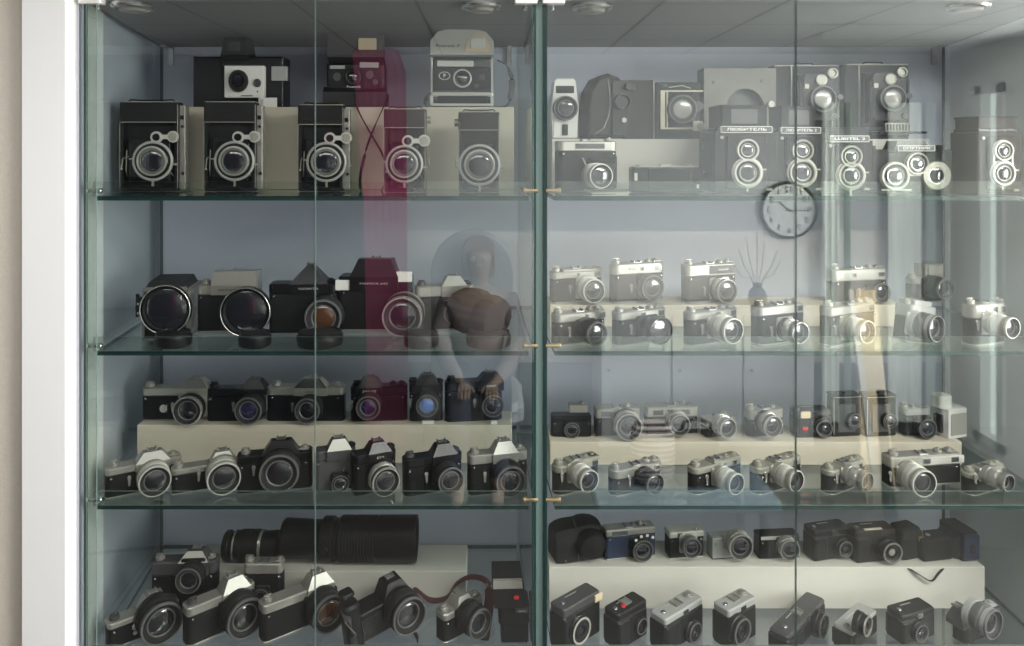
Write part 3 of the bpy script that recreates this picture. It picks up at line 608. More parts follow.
# black instant camera
t = thing('instant_camera', 'black folding instant camera with flash window coloured as if glowing on the top left riser, strap hanging', 'instant camera', spot(326, 388, Y, r1), 4); W_ = 14.6; t.scale = (1, 1, 1.12)
part('body', t, 'plastic', lambda b: (b.slab(W_, 9, 0, 3.6, .8, .4, cy=0), b.slab(W_*.92, 7.0, 3.5, 9.3, .5, .3, cy=.4), b.hexa([(-W_/2, -5.2, .2), (W_/2, -5.2, .2), (-W_/2, -3, .2), (W_/2, -3, .2), (-W_/2, -5.0, 3.2), (W_/2, -5.0, 3.2), (-W_/2, -3, 4.4), (W_/2, -3, 4.4)])))
part('flash_bar', t, 'plastic_gray', lambda b: b.hexa([(-6.6, -3.6, 10.6), (6.6, -3.6, 10.6), (-6.6, 1, 9.4), (6.6, 1, 9.4), (-6.4, -3.4, 15.6), (6.4, -3.4, 15.6), (-6.4, .6, 15.6), (6.4, .6, 15.6)]))
part('flash_window', t, 'flashglass', lambda b: b.plate(4.2, 2.4, -3.9, -3.5, .15, .05, 2.8, 13.3))
part('hinge_arm', t, 'plastic', lambda b: b.box(-6.4, -5.8, -1, 2, 8.5, 11.5)); part('hinge_arm', t, 'plastic', lambda b: b.box(5.8, 6.4, -1, 2, 8.5, 11.5))
part('lens_panel', t, 'enamel', lambda b: b.plate(12.4, 5.0, -3.6, -3.0, .4, .1, 0, 6.5))
part('white_label', t, 'gray', lambda b: b.box(1.0, 5.4, -3.66, -3.5, 8.4, 9.5)); part('white_label', t, 'gray', lambda b: b.box(-5.8, -2.4, -3.66, -3.5, 8.1, 8.8))
b = mb('plastic').lathe([(1.9, 0), (1.9, .8), (1.6, 1), (1.2, .9), (1.1, .5)], seg=28, axis='-y', cap1=False); b.mat('lensglass').lathe([(1.15, .5), (.8, .7), (.01, .75)], seg=20, axis='-y', cap0=False, cap1=False); o = b.build('lens', t); o.location = Vector((-.6, -3.6, 6.4))*.01
[part('sensor', t, 'plastic_gray', lambda b: b.cyl(r_, .45, (x_, -3.5, z_), '-y', 20)) for r_, x_, z_ in ((.9, 3.4, 6.9), (.6, 4.6, 5.4), (.9, -4.2, 6.4))]
lettering('Polaroid', .7, t, 'white', (-.4, -3.7, 4.4), width=3)
strap_of(None, None, [at(355, 92, .25), at(358, 110, .232), at(371, 134, .222), at(384, 158, .20), at(386, 178, .19), at(377, 197, .19), at(364, 196, .19), at(360, 180, .195), at(366, 150, .20), at(374, 128, .225), at(385, 104, .235), at(388, 98, .26)], .32, 'matte_black', t)
# pale instant camera
t = thing('instant_camera', 'pale grey instant camera with raised flash cover and round lens on the top left riser', 'instant camera', spot(430, 494, Y-.02, r1), 2); W_ = 14.3
part('body', t, 'plastic_gray', lambda b: (b.slab(W_*.96, 9, .4, 11.2, .8, .3, cy=.6), b.slab(W_, 9.6, 1.2, 3.6, .8, .3, cy=0)))
part('front_tray', t, 'pale', lambda b: (b.slab(W_+.2, 10.2, 2.4, 3.4, .8, .25, cy=-.3), b.box(-W_/2-.1, -W_/2+.6, -5.2, -3, .6, 2.6), b.box(W_/2-.6, W_/2+.1, -5.2, -3, .6, 2.6), b.slab(W_+.2, 2.2, .2, .8, .5, .1, cy=-4.3)))
part('film_door', t, 'enamel', lambda b: b.plate(W_*.80, 1.9, -5.25, -4.4, .3, .1, .2, 1.7))
part('lens_panel', t, 'plastic', lambda b: b.plate(W_*.93, 5.4, -4.2, -3.6, .6, .15, 0, 6.6))
part('collar', t, 'pale', lambda b: (b.plate(8.4, 1.4, -4.35, -3.6, .3, .1, -1.5, 10.0), b.box(-W_/2, -W_/2+.45, -3.6, 3, 3.4, 11.6), b.box(W_/2-.45, W_/2, -3.6, 3, 3.4, 11.6)))
def cover(b):
    pts = [(-W_/2-.2, 11.6), (W_/2+.2, 11.6), (W_/2+.1, 15.2), (W_/2-1.6, 17.3), (W_/2-4.5, 18.0), (-W_/2+4.5, 18.0), (-W_/2+1.6, 17.3), (-W_/2-.1, 15.2)]
    b.rings([[(x*k, y, (z-11.6)*kz+11.6) for x, z in pts] for y, k, kz in ((-4.6, .985, .985), (-4.4, 1, 1), (1.5, 1, .95), (2.2, .96, .9))])
part('flash_cover', t, 'pale', cover)
part('cover_seam', t, 'darkgray', lambda b: b.box(-W_/2-.1, W_/2+.1, -4.66, 1, 11.55, 12.0))
part('flash_window', t, 'flashglass', lambda b: b.prism([(.6, 12.6), (6.4, 12.6), (6.2, 14.6), (5.2, 16.4), (3.8, 16.9), (2.4, 16.4), (1.1, 14.6)], -4.8, -4.4))
part('flash_tube', t, 'white', lambda b: b.plate(3.2, 2.2, -4.95, -4.7, .3, .05, 3.6, 14.6))
lettering('Polaroid  P', .85, t, 'plastic', (-3.2, -4.63, 14.0), width=5.4)
b = MB(); b.mat('pale').lathe([(2.15, 0), (2.15, .5), (1.9, .65), (1.75, .5)], seg=36, axis='-y', cap1=False); b.mat('plastic').lathe([(1.75, .5), (1.3, .4), (1.2, .2)], seg=28, axis='-y', cap0=False, cap1=False); b.mat('lensglass').lathe([(1.25, .3), (.8, .5), (.01, .55)], seg=20, axis='-y', cap0=False, cap1=False)
o = b.build('lens', t); o.location = Vector((.1, -4.2, 6.6))*.01
part('logo_disc', t, 'pale', lambda b: b.rings([[(-4.0+1.35*k*math.cos(a), y, 7.2+.95*k*math.sin(a)) for a in [2*PI*i/28 for i in range(28)]] for y, k in ((-4.1, 1), (-4.32, 1), (-4.32, .85), (-4.25, .82))], cap1=False))
lettering('P', 1.1, t, 'white', (-4.0, -4.34, 7.2), bold=.03)
part('sensor', t, 'plastic_gray', lambda b: b.plate(1.3, 1.3, -4.35, -4.1, .3, .05, 4.6, 6.9)); part('sensor', t, 'plastic_gray', lambda b: b.cyl(.5, .3, (3.4, -4.1, 4.9), '-y', 16))
strap_of(None, None, [at(497, 60, .27), at(507, 66, .27), at(512, 80, .26), at(511, 96, .25), at(506, 106, .25), at(494, 106, .26)], .75, 'plastic_gray', t)
strap_of(None, None, [at(431, 92, .26), at(426, 98, .25), at(427, 107, .245), at(436, 108, .25)], .5, 'plastic_gray', t)
o = mb('white').slab(1.1, .25, .02, 2.9, .05, .02).build('price_tag'); o.location = at(261, 0, .262)*Vector((1, 1, 0))+Vector((0, 0, r1)); o = tag(o, 'small blank white tag in front of the white-fronted instant camera', 'tag')
o = mb('white').slab(3.2, .25, .02, 2.2, .05, .02).build('price_tag'); o.location = at(270, 0, .252)*Vector((1, 1, 0))+Vector((0, 0, r1)); o = tag(o, 'blank white card standing on the riser edge, right of the small tag', 'tag')

# ---- top shelf, right: back row on the riser
r1 = RZ['1R']
Y = .30; t = thing('movie_camera', 'slim white movie camera with a round black lens, standing upright on the top right riser', 'movie camera', spot(549, 579, Y, r1)); W_, H_ = 6.4, 14.2
part('body', t, 'white', lambda b: b.rings([[(x*k, y, (z-7)*k+7) for x, z in ((-2.9, .2), (2.9, .2), (3.1, 4.5), (3.3, 7.2), (2.9, 10), (2.5, 13.6), (1.9, 14.2), (-1.9, 14.2), (-2.5, 13.6), (-2.9, 10), (-3.3, 7.2), (-3.1, 4.5))] for y, k in ((-2.3, .96), (-2.1, 1), (4, 1), (4.2, .97))]))
part('viewfinder_window', t, 'plastic', lambda b: (b.plate(4.2, 1.7, -2.5, -2.2, .15, .04, 0, 11.6), b.plate(3.4, .9, -2.56, -2.45, .1, .02, 0, 11.6)))
add_lens(t, 0, 7.2, -2.2, 2.9, 2.2, 'black')
part('trigger', t, 'plastic', lambda b: (b.plate(1.3, 2.6, -2.7, -2.1, .2, .06, 0, 2.2),)); part('grip_seam', t, 'darkgray', lambda b: b.box(-2.7, -2.6, -2.35, -2.2, .8, 4.5))
t = thing('movie_camera', 'bulky dark movie camera with rounded case and bright edge trim on the top right riser', 'movie camera', spot(583, 624, Y, r1), 12)
def case_outline(k, dz=0): return [(x*k, (z-7.6)*k+7.6+dz) for x, z in ((-4.9, .3), (4.6, .3), (4.9, 6), (4.7, 12.5), (2.6, 14.6), (.2, 15.4), (-2.6, 14.2), (-4.6, 11), (-5.1, 6.5))]
part('body', t, 'leather_brown', lambda b: b.rings([[(x, y, z) for x, z in case_outline(k)] for y, k in ((-3.4, .88), (-3.0, .97), (-2.2, 1), (3, 1), (3.4, .96))]))
part('edge_trim', t, 'bright', lambda b: b.tube([(-3.6, -3.3, 1.0), (-1.4, -3.6, 2.4), (-.2, -3.7, 5), (.3, -3.7, 8), (.1, -3.7, 11), (-.4, -3.6, 14.0)], .14, 8))
part('front_housing', t, 'plastic', lambda b: (b.plate(4.0, 13, -4.0, -2.4, .6, .2, 2.6, 7.2), b.slab(2.2, 2.6, 11.4, 12.8, .4, .1, cx=5.2, cy=-3.2)))
part('viewfinder_tube', t, 'plastic', lambda b: b.cyl(.9, 2.2, (4.3, -3.2, 12.2), '-y', 20)); part('lens', t, 'plastic', lambda b: b.lathe([(1.9, 0), (1.9, 1.6), (1.6, 1.6), (1.4, .8)], (2.8, -4, 8.6), '-y', 28))
part('speed_knob', t, 'pale', lambda b: b.cyl(.6, .5, (3.4, -4, 4.4), '-y', 18))
# plate camera with opened board
t = thing('plate_camera', 'open plate camera with tall dark baseboard at its left and brass-framed lens standard', 'plate camera', spot(622, 700, Y, r1)); 
part('folded_board', t, 'leather_brown', lambda b: b.slab(7.4, 1.2, 0, 14.0, .3, .1, cx=-5.4, cy=.4)); part('board_edge', t, 'aged', lambda b: b.box(-1.9, -1.65, -.6, .2, .1, 14.2))
part('back_frame', t, 'leather', lambda b: (b.plate(10.6, 13.4, -.2, 3.4, .2, .1, 3.9, 6.8)))
part('bellows', t, 'matte_black', lambda b: b.rings([[(3.8+sx*(4.3-.22*i-(.15 if i % 2 else 0)), -.2-.45*i, 7+sz*(4.9-.3*i-(.15 if i % 2 else 0))) for sx, sz in ((-1, -1), (1, -1), (1, 1), (-1, 1))] for i in range(8)]))
part('standard_frame', t, 'cream', lambda b: (b.box(-.8, 8.9, -3.6, -3.3, 11.0, 11.3), b.box(-.8, 8.9, -3.6, -3.3, 2.3, 2.7), b.box(-.9, .1, -3.7, -3.3, 2.3, 11.3), b.box(.5, .8, -3.6, -3.3, 2.6, 11.2), b.box(6.6, 8.8, -3.8, -3.3, 1.9, 4.2)))
add_lens(t, 3.9, 6.9, -3.3, 3.4, 1.6, 'black', 'lensglass_pale'); part('shutter_dial', t, 'plastic_gray', lambda b: (b.cyl(1.2, 1.0, (7.6, -3.3, 7.6), '-y', 24), b.cyl(.8, .5, (-.1, -3.2, 12.2), 'z', 16)))
part('focus_knob', t, 'pale', lambda b: (b.cyl(.8, 1, (8.3, -3.6, 3.0), '-y', 18), b.tube([(1, -3.6, 12), (4, -3.8, 12.4), (6, -3.6, 11.8)], .12, 6)))
# big wooden box camera
t = thing('studio_camera', 'large grey wooden box camera with an arched opening on the top right riser', 'camera', spot(701, 773, .32, r1)); W_, H_ = 17.0, 16.8
def archplate(b):
    n = 20; cx_, cz_, r_ = 1.2, 7.6, 4.4
    inner = [(cx_+r_, 0.0)]+[(cx_+r_*math.cos(a), cz_+r_*math.sin(a)) for a in [PI*i/n for i in range(n+1)]]+[(cx_-r_, 0.0)]
    outer = [(W_/2, 0.0)]+[(cx_+(W_/2-cx_ if math.cos(a) > 0 else W_/2+cx_)*max(-1, min(1, math.cos(a)*1.45)), cz_+(H_-cz_)*min(1, math.sin(a)*1.45)) for a in [PI*i/n for i in range(n+1)]]+[(-W_/2, 0.0)]
    N = len(inner); vs = [(x, -2.2, z) for x, z in outer]+[(x, -2.2, z) for x, z in inner]+[(x, -.6, z) for x, z in inner]+[(x, -.6, z) for x, z in outer]
    fs = []
    for i in range(N-1):
        for a in (0, N, 2*N): fs.append((a+i, a+i+1, a+N+i+1, a+N+i))
        fs.append((3*N+i, 3*N+i+1, i+1, i))
    b.add(vs, fs)
part('front_board', t, 'graywood', archplate); part('box', t, 'graywood', lambda b: (b.box(-W_/2, W_/2, 3.0, 3.5, 0, H_), b.box(-W_/2, -W_/2+.6, -.6, 3, 0, H_), b.box(W_/2-.6, W_/2, -.6, 3, 0, H_), b.box(-W_/2, W_/2, -.6, 3, H_-.6, H_), b.box(-W_/2, W_/2, -.6, 3, 0, .4)))
part('inner_board', t, 'plastic_gray', lambda b: b.plate(11, 12.5, .4, .8, .2, .05, 1.2, 6.6)); part('side_knob', t, 'pale', lambda b: b.cyl(.75, .9, (7.1, -2.2, 8.3), '-y', 18))
part('corner_screw', t, 'darkgray', lambda b: [b.cyl(.45, .3, (x, -2.2, z), '-y', 12) for x, z in ((-6.2, 13.6), (5.2, 13.8))])
# two big bed folding cameras
def bed_cam(x0, x1, yt, Y, label, wing, dome=True, bed=True):
    Wd = (x1-x0)*(D0+Y)/F*100; H_ = (Z(yt, Y)-r1)*100; t = thing('folding_camera', label, 'folding camera', spot(x0, x1, Y, r1), group='tall folding cameras on the top right riser'); cx_ = Wd*wing
    part('body', t, 'leather', lambda b: (b.plate(Wd, H_, -.8, 3.2, .4, .15, 0, H_/2),)); part('body_edge', t, 'aged', lambda b: (b.box(cx_-5.3, cx_-5.1, -1.1, -.6, .6, H_-.3), b.box(-Wd/2+.3, Wd/2-.3, -1.0, -.7, H_-.35, H_-.2)))
    part('handle', t, 'leather', lambda b: b.tube([(-2.5, 1, H_-.1), (-2, 1, H_+.5), (2, 1, H_+.5), (2.5, 1, H_-.1)], .4, 8, .15))
    part('bellows', t, 'matte_black', lambda b: b.rings([[(cx_+sx*(4.6-.2*i-(.15 if i % 2 else 0)), -.8-.42*i, H_*.52+sz*(H_*.36-.25*i-(.15 if i % 2 else 0))) for sx, sz in ((-1, -1), (1, -1), (1, 1), (-1, 1))] for i in range(9)]))
    part('standard', t, 'enamel', lambda b: (b.plate(7.8, H_*.62, -4.8, -4.4, 1.2, .06, cx_, H_*.55), b.box(cx_-4.4, cx_-4.1, -5, -4.2, .8, H_*.75), b.box(cx_+4.1, cx_+4.4, -5, -4.2, .8, H_*.75)))
    add_lens(t, cx_, H_*.52, -4.6, 3.1, 1.9, 'black', 'lensglass_pale')
    part('brilliant_finder', t, 'aged', lambda b: (b.lathe([(1.2, 0), (1.2, .7), (.8, .8), (.7, .4)], (cx_+2.6, -4.8, H_*.86), '-y', 24), b.lathe([(1.3, 0), (1.3, .6), (.9, .7)], (cx_, -4.8, H_*.77), '-y', 24), b.box(cx_-3.8, cx_-2.8, -5.2, -4.6, H_*.66, H_*.72)))
    part('shutter_knob', t, 'plastic_gray', lambda b: (b.cyl(.7, .9, (cx_+4.2, -4.6, H_*.55), '-y', 16), b.cyl(.7, .8, (cx_+3.3, -4.6, H_*.3), '-y', 16)))
    if bed:
        part('bed', t, 'enamel', lambda b: (b.slab(11.0, 7.4, 1.2, 1.7, .3, .08, cx=cx_+1.2, cy=-4.6), b.box(cx_-3, cx_+3, -7.6, -7.4, 1.6, 3.6)))
        part('focus_rail', t, 'aged', lambda b: (b.box(cx_-2.6, cx_+2.6, -7.9, -7.6, 1.7, 1.9), b.box(cx_-2.6, cx_+2.6, -7.9, -7.6, 3.3, 3.6), [b.box(cx_-2.6+i*.7, cx_-2.4+i*.7, -7.85, -7.65, 1.9, 3.3) for i in range(8)]))
    return t
bed_cam(772, 838, 65, .31, 'tall black folding camera with dark body left of its lens, behind the door seam', .10, bed=False)
bed_cam(843, 907, 64, .30, 'tall black folding camera with lowered bed, right end of the top right riser', .06)

# ---- top shelf, right: front row
G = 'front row on the top right shelf'; b1 = ZS[1]
t = C(553, 618, 137, .13, b1, 14, 'silver topped folding camera with slanted lens strut, front left of the top right shelf', G, lp=(601, 176, 13), top='chrome', D=3.6, lensx=.24, R=2.5, L=4.6, ls='silver', windows=((.02, 6.5, 1.0),), knobs='R', timer=False, base='enamel', rnd=1.2, name='folding_camera', topfrac=.20, mount=False, shoe=True)
part('front_door', t, 'aged', lambda b: b.hexa([(-1.4, -7.2, .1), (6.8, -7.2, .1), (-1.0, -1.5, .5), (6.4, -1.5, .5), (-1.4, -7.2, .35), (6.8, -7.2, .35), (-1.0, -1.5, .8), (6.4, -1.5, .8)]))
part('door_strut', t, 'aged', lambda b: b.tube([(-1.4, -2.0, 7.4), (-.6, -4.2, 4.0), (.6, -6.6, .8)], .25, 6, .1))
part('bellows', t, 'matte_black', lambda b: b.rings([[(3.0+sx*(3.6-.3*i-(.12 if i % 2 else 0)), -1.4-.5*i, 4.4+sz*(3.4-.28*i-(.12 if i % 2 else 0))) for sx, sz in ((-1, -1), (1, -1), (1, 1), (-1, 1))] for i in range(7)]))
t = thing('folding_camera', 'low flat black folding camera lying closed before the pale riser', 'folding camera', spot(629, 701, .13, b1), 0); W_ = 15
part('body', t, 'leather', lambda b: b.slab(W_, 4, .1, 5.4, .8, .25, seg=6)); part('top_edge', t, 'aged', lambda b: (b.slab(W_-1, 3.4, 5.35, 5.6, .5, .05), b.cyl(.7, .4, (-5.6, 0, 5.5), 'z', 18), b.cyl(.7, .5, (5.2, 0, 5.5), 'z', 18), b.slab(2.4, 1, 5.5, 6.0, .2, .05)))
part('door_panel', t, 'enamel', lambda b: (b.plate(9.2, 4.4, -2.2, -1.9, .3, .08, .6, 2.9), b.box(-3.7, -3.5, -2.35, -2.1, .9, 4.9), b.box(4.8, 5.0, -2.35, -2.1, .9, 4.9))); part('corner_plate', t, 'pale', lambda b: (b.box(-6.9, -6.3, -2.15, -1.9, 2.6, 4.2), b.box(6.2, 6.7, -2.15, -1.9, 1.0, 1.8)))
G = 'twin lens cameras on the top right shelf'
def TL(x0, x1, yt, Y, label, yaw=0, **k):
    D = .85; a = math.radians(abs(yaw)); Wd = ((x1-x0)*(D0+Y)/F*100)/(math.cos(a)+D*math.sin(a))
    return twin_lens(label, G, spot(x0, x1, Y, b1), yaw, Wd, (Z(yt, Y)-b1)*100, **k)
TL(706, 768, 106, .135, 'black twin lens camera with open hood and bright white-ringed lenses, left of the clock', 0, plate='ЛЮБИТЕЛЬ', gear=True, R1=2.3, R2=2.9, lens_ring='pale')
TL(768, 816, 107, .14, 'black twin lens camera with open hood and name strip, behind the door seam', 0, plate='ЛЮБИТЕЛЬ 2', lens_ring='aged', R1=2.3, R2=2.8)
TL(815, 863, 128, .14, 'low black twin lens camera with name strip, left of the three lens camera', 0, plate='LUBITEL 2', lens_ring='aged', R1=2.3, R2=2.8, hood=False, knob=1)
# three lens camera
t = thing('stereo_camera', 'wide black camera with three round lenses and a white name strip', 'stereo camera', spot(864, 946, .13, b1)); W_, H_ = 17.2, 9.6
part('body', t, 'leather', lambda b: (b.slab(W_, 5.5, .3, H_-1, .5, .15), b.slab(W_+.2, 5.7, 0, .4, .5, .1), b.slab(W_, 5.6, H_-1.1, H_-.4, .5, .15)))
part('hood', t, 'enamel', lambda b: b.hexa([(-3.8, -2.9, H_-.5), (3.8, -2.9, H_-.5), (-3.8, 2, H_-.5), (3.8, 2, H_-.5), (-3, -2.5, H_+1.4), (3, -2.5, H_+1.4), (-3, 1.8, H_+1.4), (3, 1.8, H_+1.4)]))
o = part('nameplate', t, 'white', lambda b: b.plate(7.8, 1.2, -3.25, -2.6, .15, .05, .6, H_-.2)); part('nameplate_field', o, 'plastic_gray', lambda b: b.plate(7.5, .95, -3.28, -3.1, .1, .02, .6, H_-.2)); lettering('СПУТНИК', .72, o, 'white', (.6, -3.32, H_-.2), width=5.8, bold=.02)
for (lx, lz, R, m_) in ((-4.0, 3.6, 3.0, 'pale'), (.6, 6.2, 2.4, 'aged'), (4.6, 3.7, 3.0, 'aged')):
    b = MB(); b.mat(m_).lathe([(R, 0), (R, .9), (R*.95, 1.1), (R*(.84 if lx < 3 else .62), 1.05), (R*(.82 if lx < 3 else .60), .8)], seg=36, axis='-y', cap1=False); b.mat('enamel').lathe([(R*.82, .8), (R*.66, .7)], seg=32, axis='-y', cap0=False, cap1=False); b.mat('bright').lathe([(R*.62, .7), (R*.6, 1.0), (R*.52, .95), (R*.5, .7)], seg=32, axis='-y', cap0=False, cap1=False)
    o = b.build('lens', t); o.location = Vector((lx, -2.75, lz))*.01; mb('lensglass').lathe([(R*.58, .7), (R*.4, .9), (.01, .95)], seg=24, axis='-y', cap1=False).build('front_glass', o)
part('lens_linkage', t, 'pale', lambda b: (b.box(-6.6, -.4, -3.2, -2.8, .55, .85), b.box(-1.8, 1.8, -3.3, -2.8, 3.6, 4.1))); part('winding_knob', t, 'plastic', lambda b: (b.cyl(1.1, .9, (W_*.42, 0, H_-.4), 'z', 24), b.cyl(.9, .8, (-W_*.42, 0, H_-.4), 'z', 24)))
twin_lens('large brown twin lens camera turned right at the right end of the top shelf', G, Vector((X(985, .09), .09, b1)), 4, 9.6, (Z(117, .09)-b1)*100, brown=True, hood=False, rollei=True, knob=0, R1=2.1, R2=2.5)

# ---- second shelf, left
b2 = ZS[2]; G = 'cameras propped on lens caps on the second left shelf'
def cap_under(px0, px1, Y, label, m='plastic'):
    R = (px1-px0)/2*(D0+Y)/F*100; t = thing('lens_cap', label, 'lens cap', spot(px0, px1, Y, b2), group='round caps propping the lenses on the second left shelf')
    part('cap', t, m, lambda b: b.lathe([(R*.86, 0), (R*.98, .3), (R, 1.3), (R, 2.0), (R*.93, 2.5), (R*.8, 2.7)], axis='z', seg=40)); part('rim', t, m, lambda b: b.lathe([(R*.92, 2.45), (R*.94, 2.8), (R*.86, 2.9), (R*.84, 2.6)], axis='z', seg=40, cap0=False, cap1=False))
    return t
z2 = b2+.001
# square medium format camera
Y = .15; t = thing('box_reflex_camera', 'square chrome edged camera with huge dark round lens, leftmost on the second left shelf', 'camera', spot(151, 195, Y, z2-.002), 6, G); W_, H_ = 9.2, 11.4
part('body', t, 'leather', lambda b: b.slab(W_-.4, 10, .3, H_-1.2, .4, .15)); part('chrome_frame', t, 'bright', lambda b: (b.box(-W_/2, -W_/2+.5, -5.2, 5, 0, H_-1), b.box(W_/2-.4, W_/2, -5.2, 5, 0, H_-1), b.box(-W_/2, W_/2, -5.2, 5, H_-1.4, H_-.8), b.box(-W_/2, W_/2, -5.2, 5, 0, .4)))
part('viewing_hood', t, 'plastic', lambda b: b.hexa([(-4.4, -4.6, H_-.9), (4.2, -4.6, H_-.9), (-4.4, 4, H_-.9), (4.2, 4, H_-.9), (-3.6, -3.6, H_+.5), (3.4, -3.6, H_+.5), (-3.6, 3.4, H_+.9), (3.4, 3.4, H_+.9)])); part('hood_edge', t, 'bright', lambda b: b.box(-4.2, 4.2, -4.75, -4.5, H_-.9, H_-.5))
add_lens(t, 1.2, 7.0, -4.8, 5.1, 4.2, 'black', hood=True); part('winding_crank', t, 'plastic', lambda b: (b.cyl(2.0, 1.8, (-W_/2, -2, 6.5), '-x', 28), b.box(-W_/2-2.3, -W_/2-1.8, -2.4, -1.6, 4.2, 9))); part('crank_screw', t, 'pale', lambda b: (b.cyl(.25, .15, (-W_/2-1.2, -4.0, 7.3), '-y', 10), b.cyl(.25, .15, (-W_/2-1.2, -4.0, 5.4), '-y', 10)))
lettering('H', 1.3, t, 'white', (3.9, -8.4, 9.2), bold=.03)
# silver headed
t = C(196, 262, 268, .17, z2, 4, 'black camera with tall silver prism head and wide dark lens on the second left shelf', G, lp=(248, 312, 25), pp=237, kind='prism', prism=(9.6, 3.0), top='chrome', face='chrome', lensx=.18, R=5.0, L=5.2, hood=True, gl='lensglass', ptop=.46, pslope=.6, D=5, text='PENTACON six', text_w=6.4, knobs='LD', timer=False, topfrac=.2, rnd=1.2, mount=False)
# black prism name block
t = C(268, 340, 262, .17, z2, 3, 'black camera with peaked prism and amber tinted lens on the second left shelf', G, lp=(323, 318, 19), pp=311, kind='prism', prism=(8.4, 4.0), ptop=.06, pslope=2.2, top='enamel', face='enamel', lensx=.12, R=4.1, L=4.6, gl='lensglass_amber', D=5, text='NORITA', tm='pale', text_w=4.2, knobs='R', dials='plastic', timer=False, topfrac=.2, rnd=1.0, mount=False, base='enamel')
# big camera in the magenta reflection
t = C(338, 414, 256, .18, z2, 0, 'big black reflex camera with silver ringed lens and white shoulder plates, second left shelf', G, kind='prism', prism=(10.5, 3.8), ptop=.33, pslope=.9, top='enamel', face='enamel', lensx=.06, R=4.0, L=5.5, ls='mix', lp=(402, 317, 21), pp=376, D=5.5, text='MAMIYA 645', tm='pale', text_w=6, knobs='', timer=False, topfrac=.25, rnd=.8, mount=False, base='chrome')
part('shoulder_plate', t, 'white', lambda b: b.plate(4.6, 2.2, -2.95, -2.4, .1, .05, -6.2, 10.2)); part('shoulder_plate', t, 'white', lambda b: b.plate(3.4, 2.2, -2.95, -2.4, .1, .05, 6.4, 12.0)); 

# bagged lens
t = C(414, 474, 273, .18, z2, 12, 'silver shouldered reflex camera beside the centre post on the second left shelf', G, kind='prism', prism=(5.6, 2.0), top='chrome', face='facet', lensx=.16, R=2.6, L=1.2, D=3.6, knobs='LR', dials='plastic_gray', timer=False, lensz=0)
def bag():
    b = mb('velvet'); n = 72; rs = []
    for i, (r, t_) in enumerate([(2.6, -1.5), (3.6, -.4), (4.4, 1.5), (4.7, 4), (4.5, 6.0), (4.0, 7.0), (4.4, 8.0), (4.5, 9.4), (4.1, 10.8), (2.8, 11.6), (.4, 11.9)]):
        rs.append([((r*(1+.05*math.sin(3*a+i*.9)+.06*abs(math.sin(8*a+i*.25))))*math.cos(a), -t_, (r*(1+.05*math.sin(3*a+i*.9)+.06*abs(math.sin(8*a+i*.25))))*math.sin(a)) for a in [2*PI*k/n for k in range(n)]])
    b.rings(rs, smooth=True); return b
o = bag().build('cloth_bag'); o.location = (X(460, .13), .15, z2+.055); o.rotation_euler = (math.radians(6), 0, math.radians(48)); tag(o, 'dark brown velvet bag tied over a lens on the second left shelf', 'bag')
for (a, c, y, lb) in ((156, 191, .048, 'dark round cap under the huge lens of the square chrome edged camera'), (239, 271, .045, 'dark round cap under the wide lens of the silver headed camera'), (297, 343, .052, 'widest dark round cap, under the amber tinted lens'), (404, 439, .046, 'dark round cap under the silver ringed lens'), (466, 511, .05, 'brownish shallow round cap under the velvet bag')):
    cap_under(a, c, y, lb, 'plastic' if a < 460 else 'leather_brown')

# ---- second shelf, right
r2 = RZ['2R']; G = 'rangefinder cameras on the riser of the second right shelf'; kw = dict(skin='leather_brown', knobs='LDRB')
C(548, 603, 264, .25, r2, 16, 'silver rangefinder with stacked silver lens, leftmost on the riser of the second right shelf', G, lp=(594, 291, 12.5), lensx=.24, R=2.5, L=4.4, ls='silver', step=(-.3, .5, .5), windows=((.38, 1.3, .9), (0, .5, .5)), **kw)
C(607, 665, 257, .25, r2, 18, 'silver rangefinder with black ringed lens, second on the riser of the second right shelf', G, lp=(653, 288, 13), lensx=.22, R=2.6, L=2.6, ls='black', windows=((.36, 1.5, .9), (.05, .7, .7)), topfrac=.28, rnd=1.3, text='ФЭД', text_w=1.8, tz=-.15, **kw)
C(679, 737, 258, .25, r2, 18, 'silver rangefinder with a black window panel along its top, third on the second right riser', G, lp=(727, 291, 12.5), lensx=.26, R=2.5, L=2.9, ls='zebra', panel=(.2, .52, 0, 'enamel'), topfrac=.30, rnd=1.0, text='Зоркий', tm='pale', text_w=2.6, tz=.22, **kw)
C(824, 888, 263, .25, r2, 12, 'silver rangefinder with dangling strap, behind the slanted pale reflection', G, lp=(882, 293, 10), lensx=.3, R=2.4, L=3.0, ls='black', windows=((.38, 1.4, .8), (-.12, .8, .7)), topfrac=.36, rnd=.9, **kw)
t = C(903, 945, 272, .25, r2, 24, 'silver camera carrying a square light meter on top, right end of the second right riser', G, lp=(945, 289, 11), lensx=.24, R=2.7, L=4.4, ls='black', windows=((-.1, .8, .7),), knobs='L', shoe=False, timer=False, D=3.3,
  badge=lambda t, W, H, D: (part('light_meter', t, 'chrome', lambda b: b.slab(5.0, 3.6, H-.1, H+3.2, .3, .15, cx=1.2)), part('meter_window', t, 'lensglass_pale', lambda b: b.plate(3.8, 2.2, -2.0, -1.6, .2, .05, 1.3, H+1.7))))
bf = b2; G = 'rangefinder cameras in front on the second right shelf'
C(549, 607, 304, .09, bf, 20, 'silver rangefinder with long black lens, leftmost in front on the second right shelf', G, lp=(597, 334, 12.5), lensx=.26, R=2.7, L=5.2, ls='black', windows=((.4, 1.3, .9), (.1, .6, .6)), topfrac=.28, rnd=1.2, **kw)
C(609, 668, 302, .09, bf, 22, 'black and silver rangefinder with a covered black lens, second in front', G, lp=(661, 331, 14), lensx=.28, R=2.9, L=4.6, ls='black', hood=True, windows=((.36, 1.3, .9), (.0, .8, .8)), rnd=1.3, skin='leather', knobs='LDR')
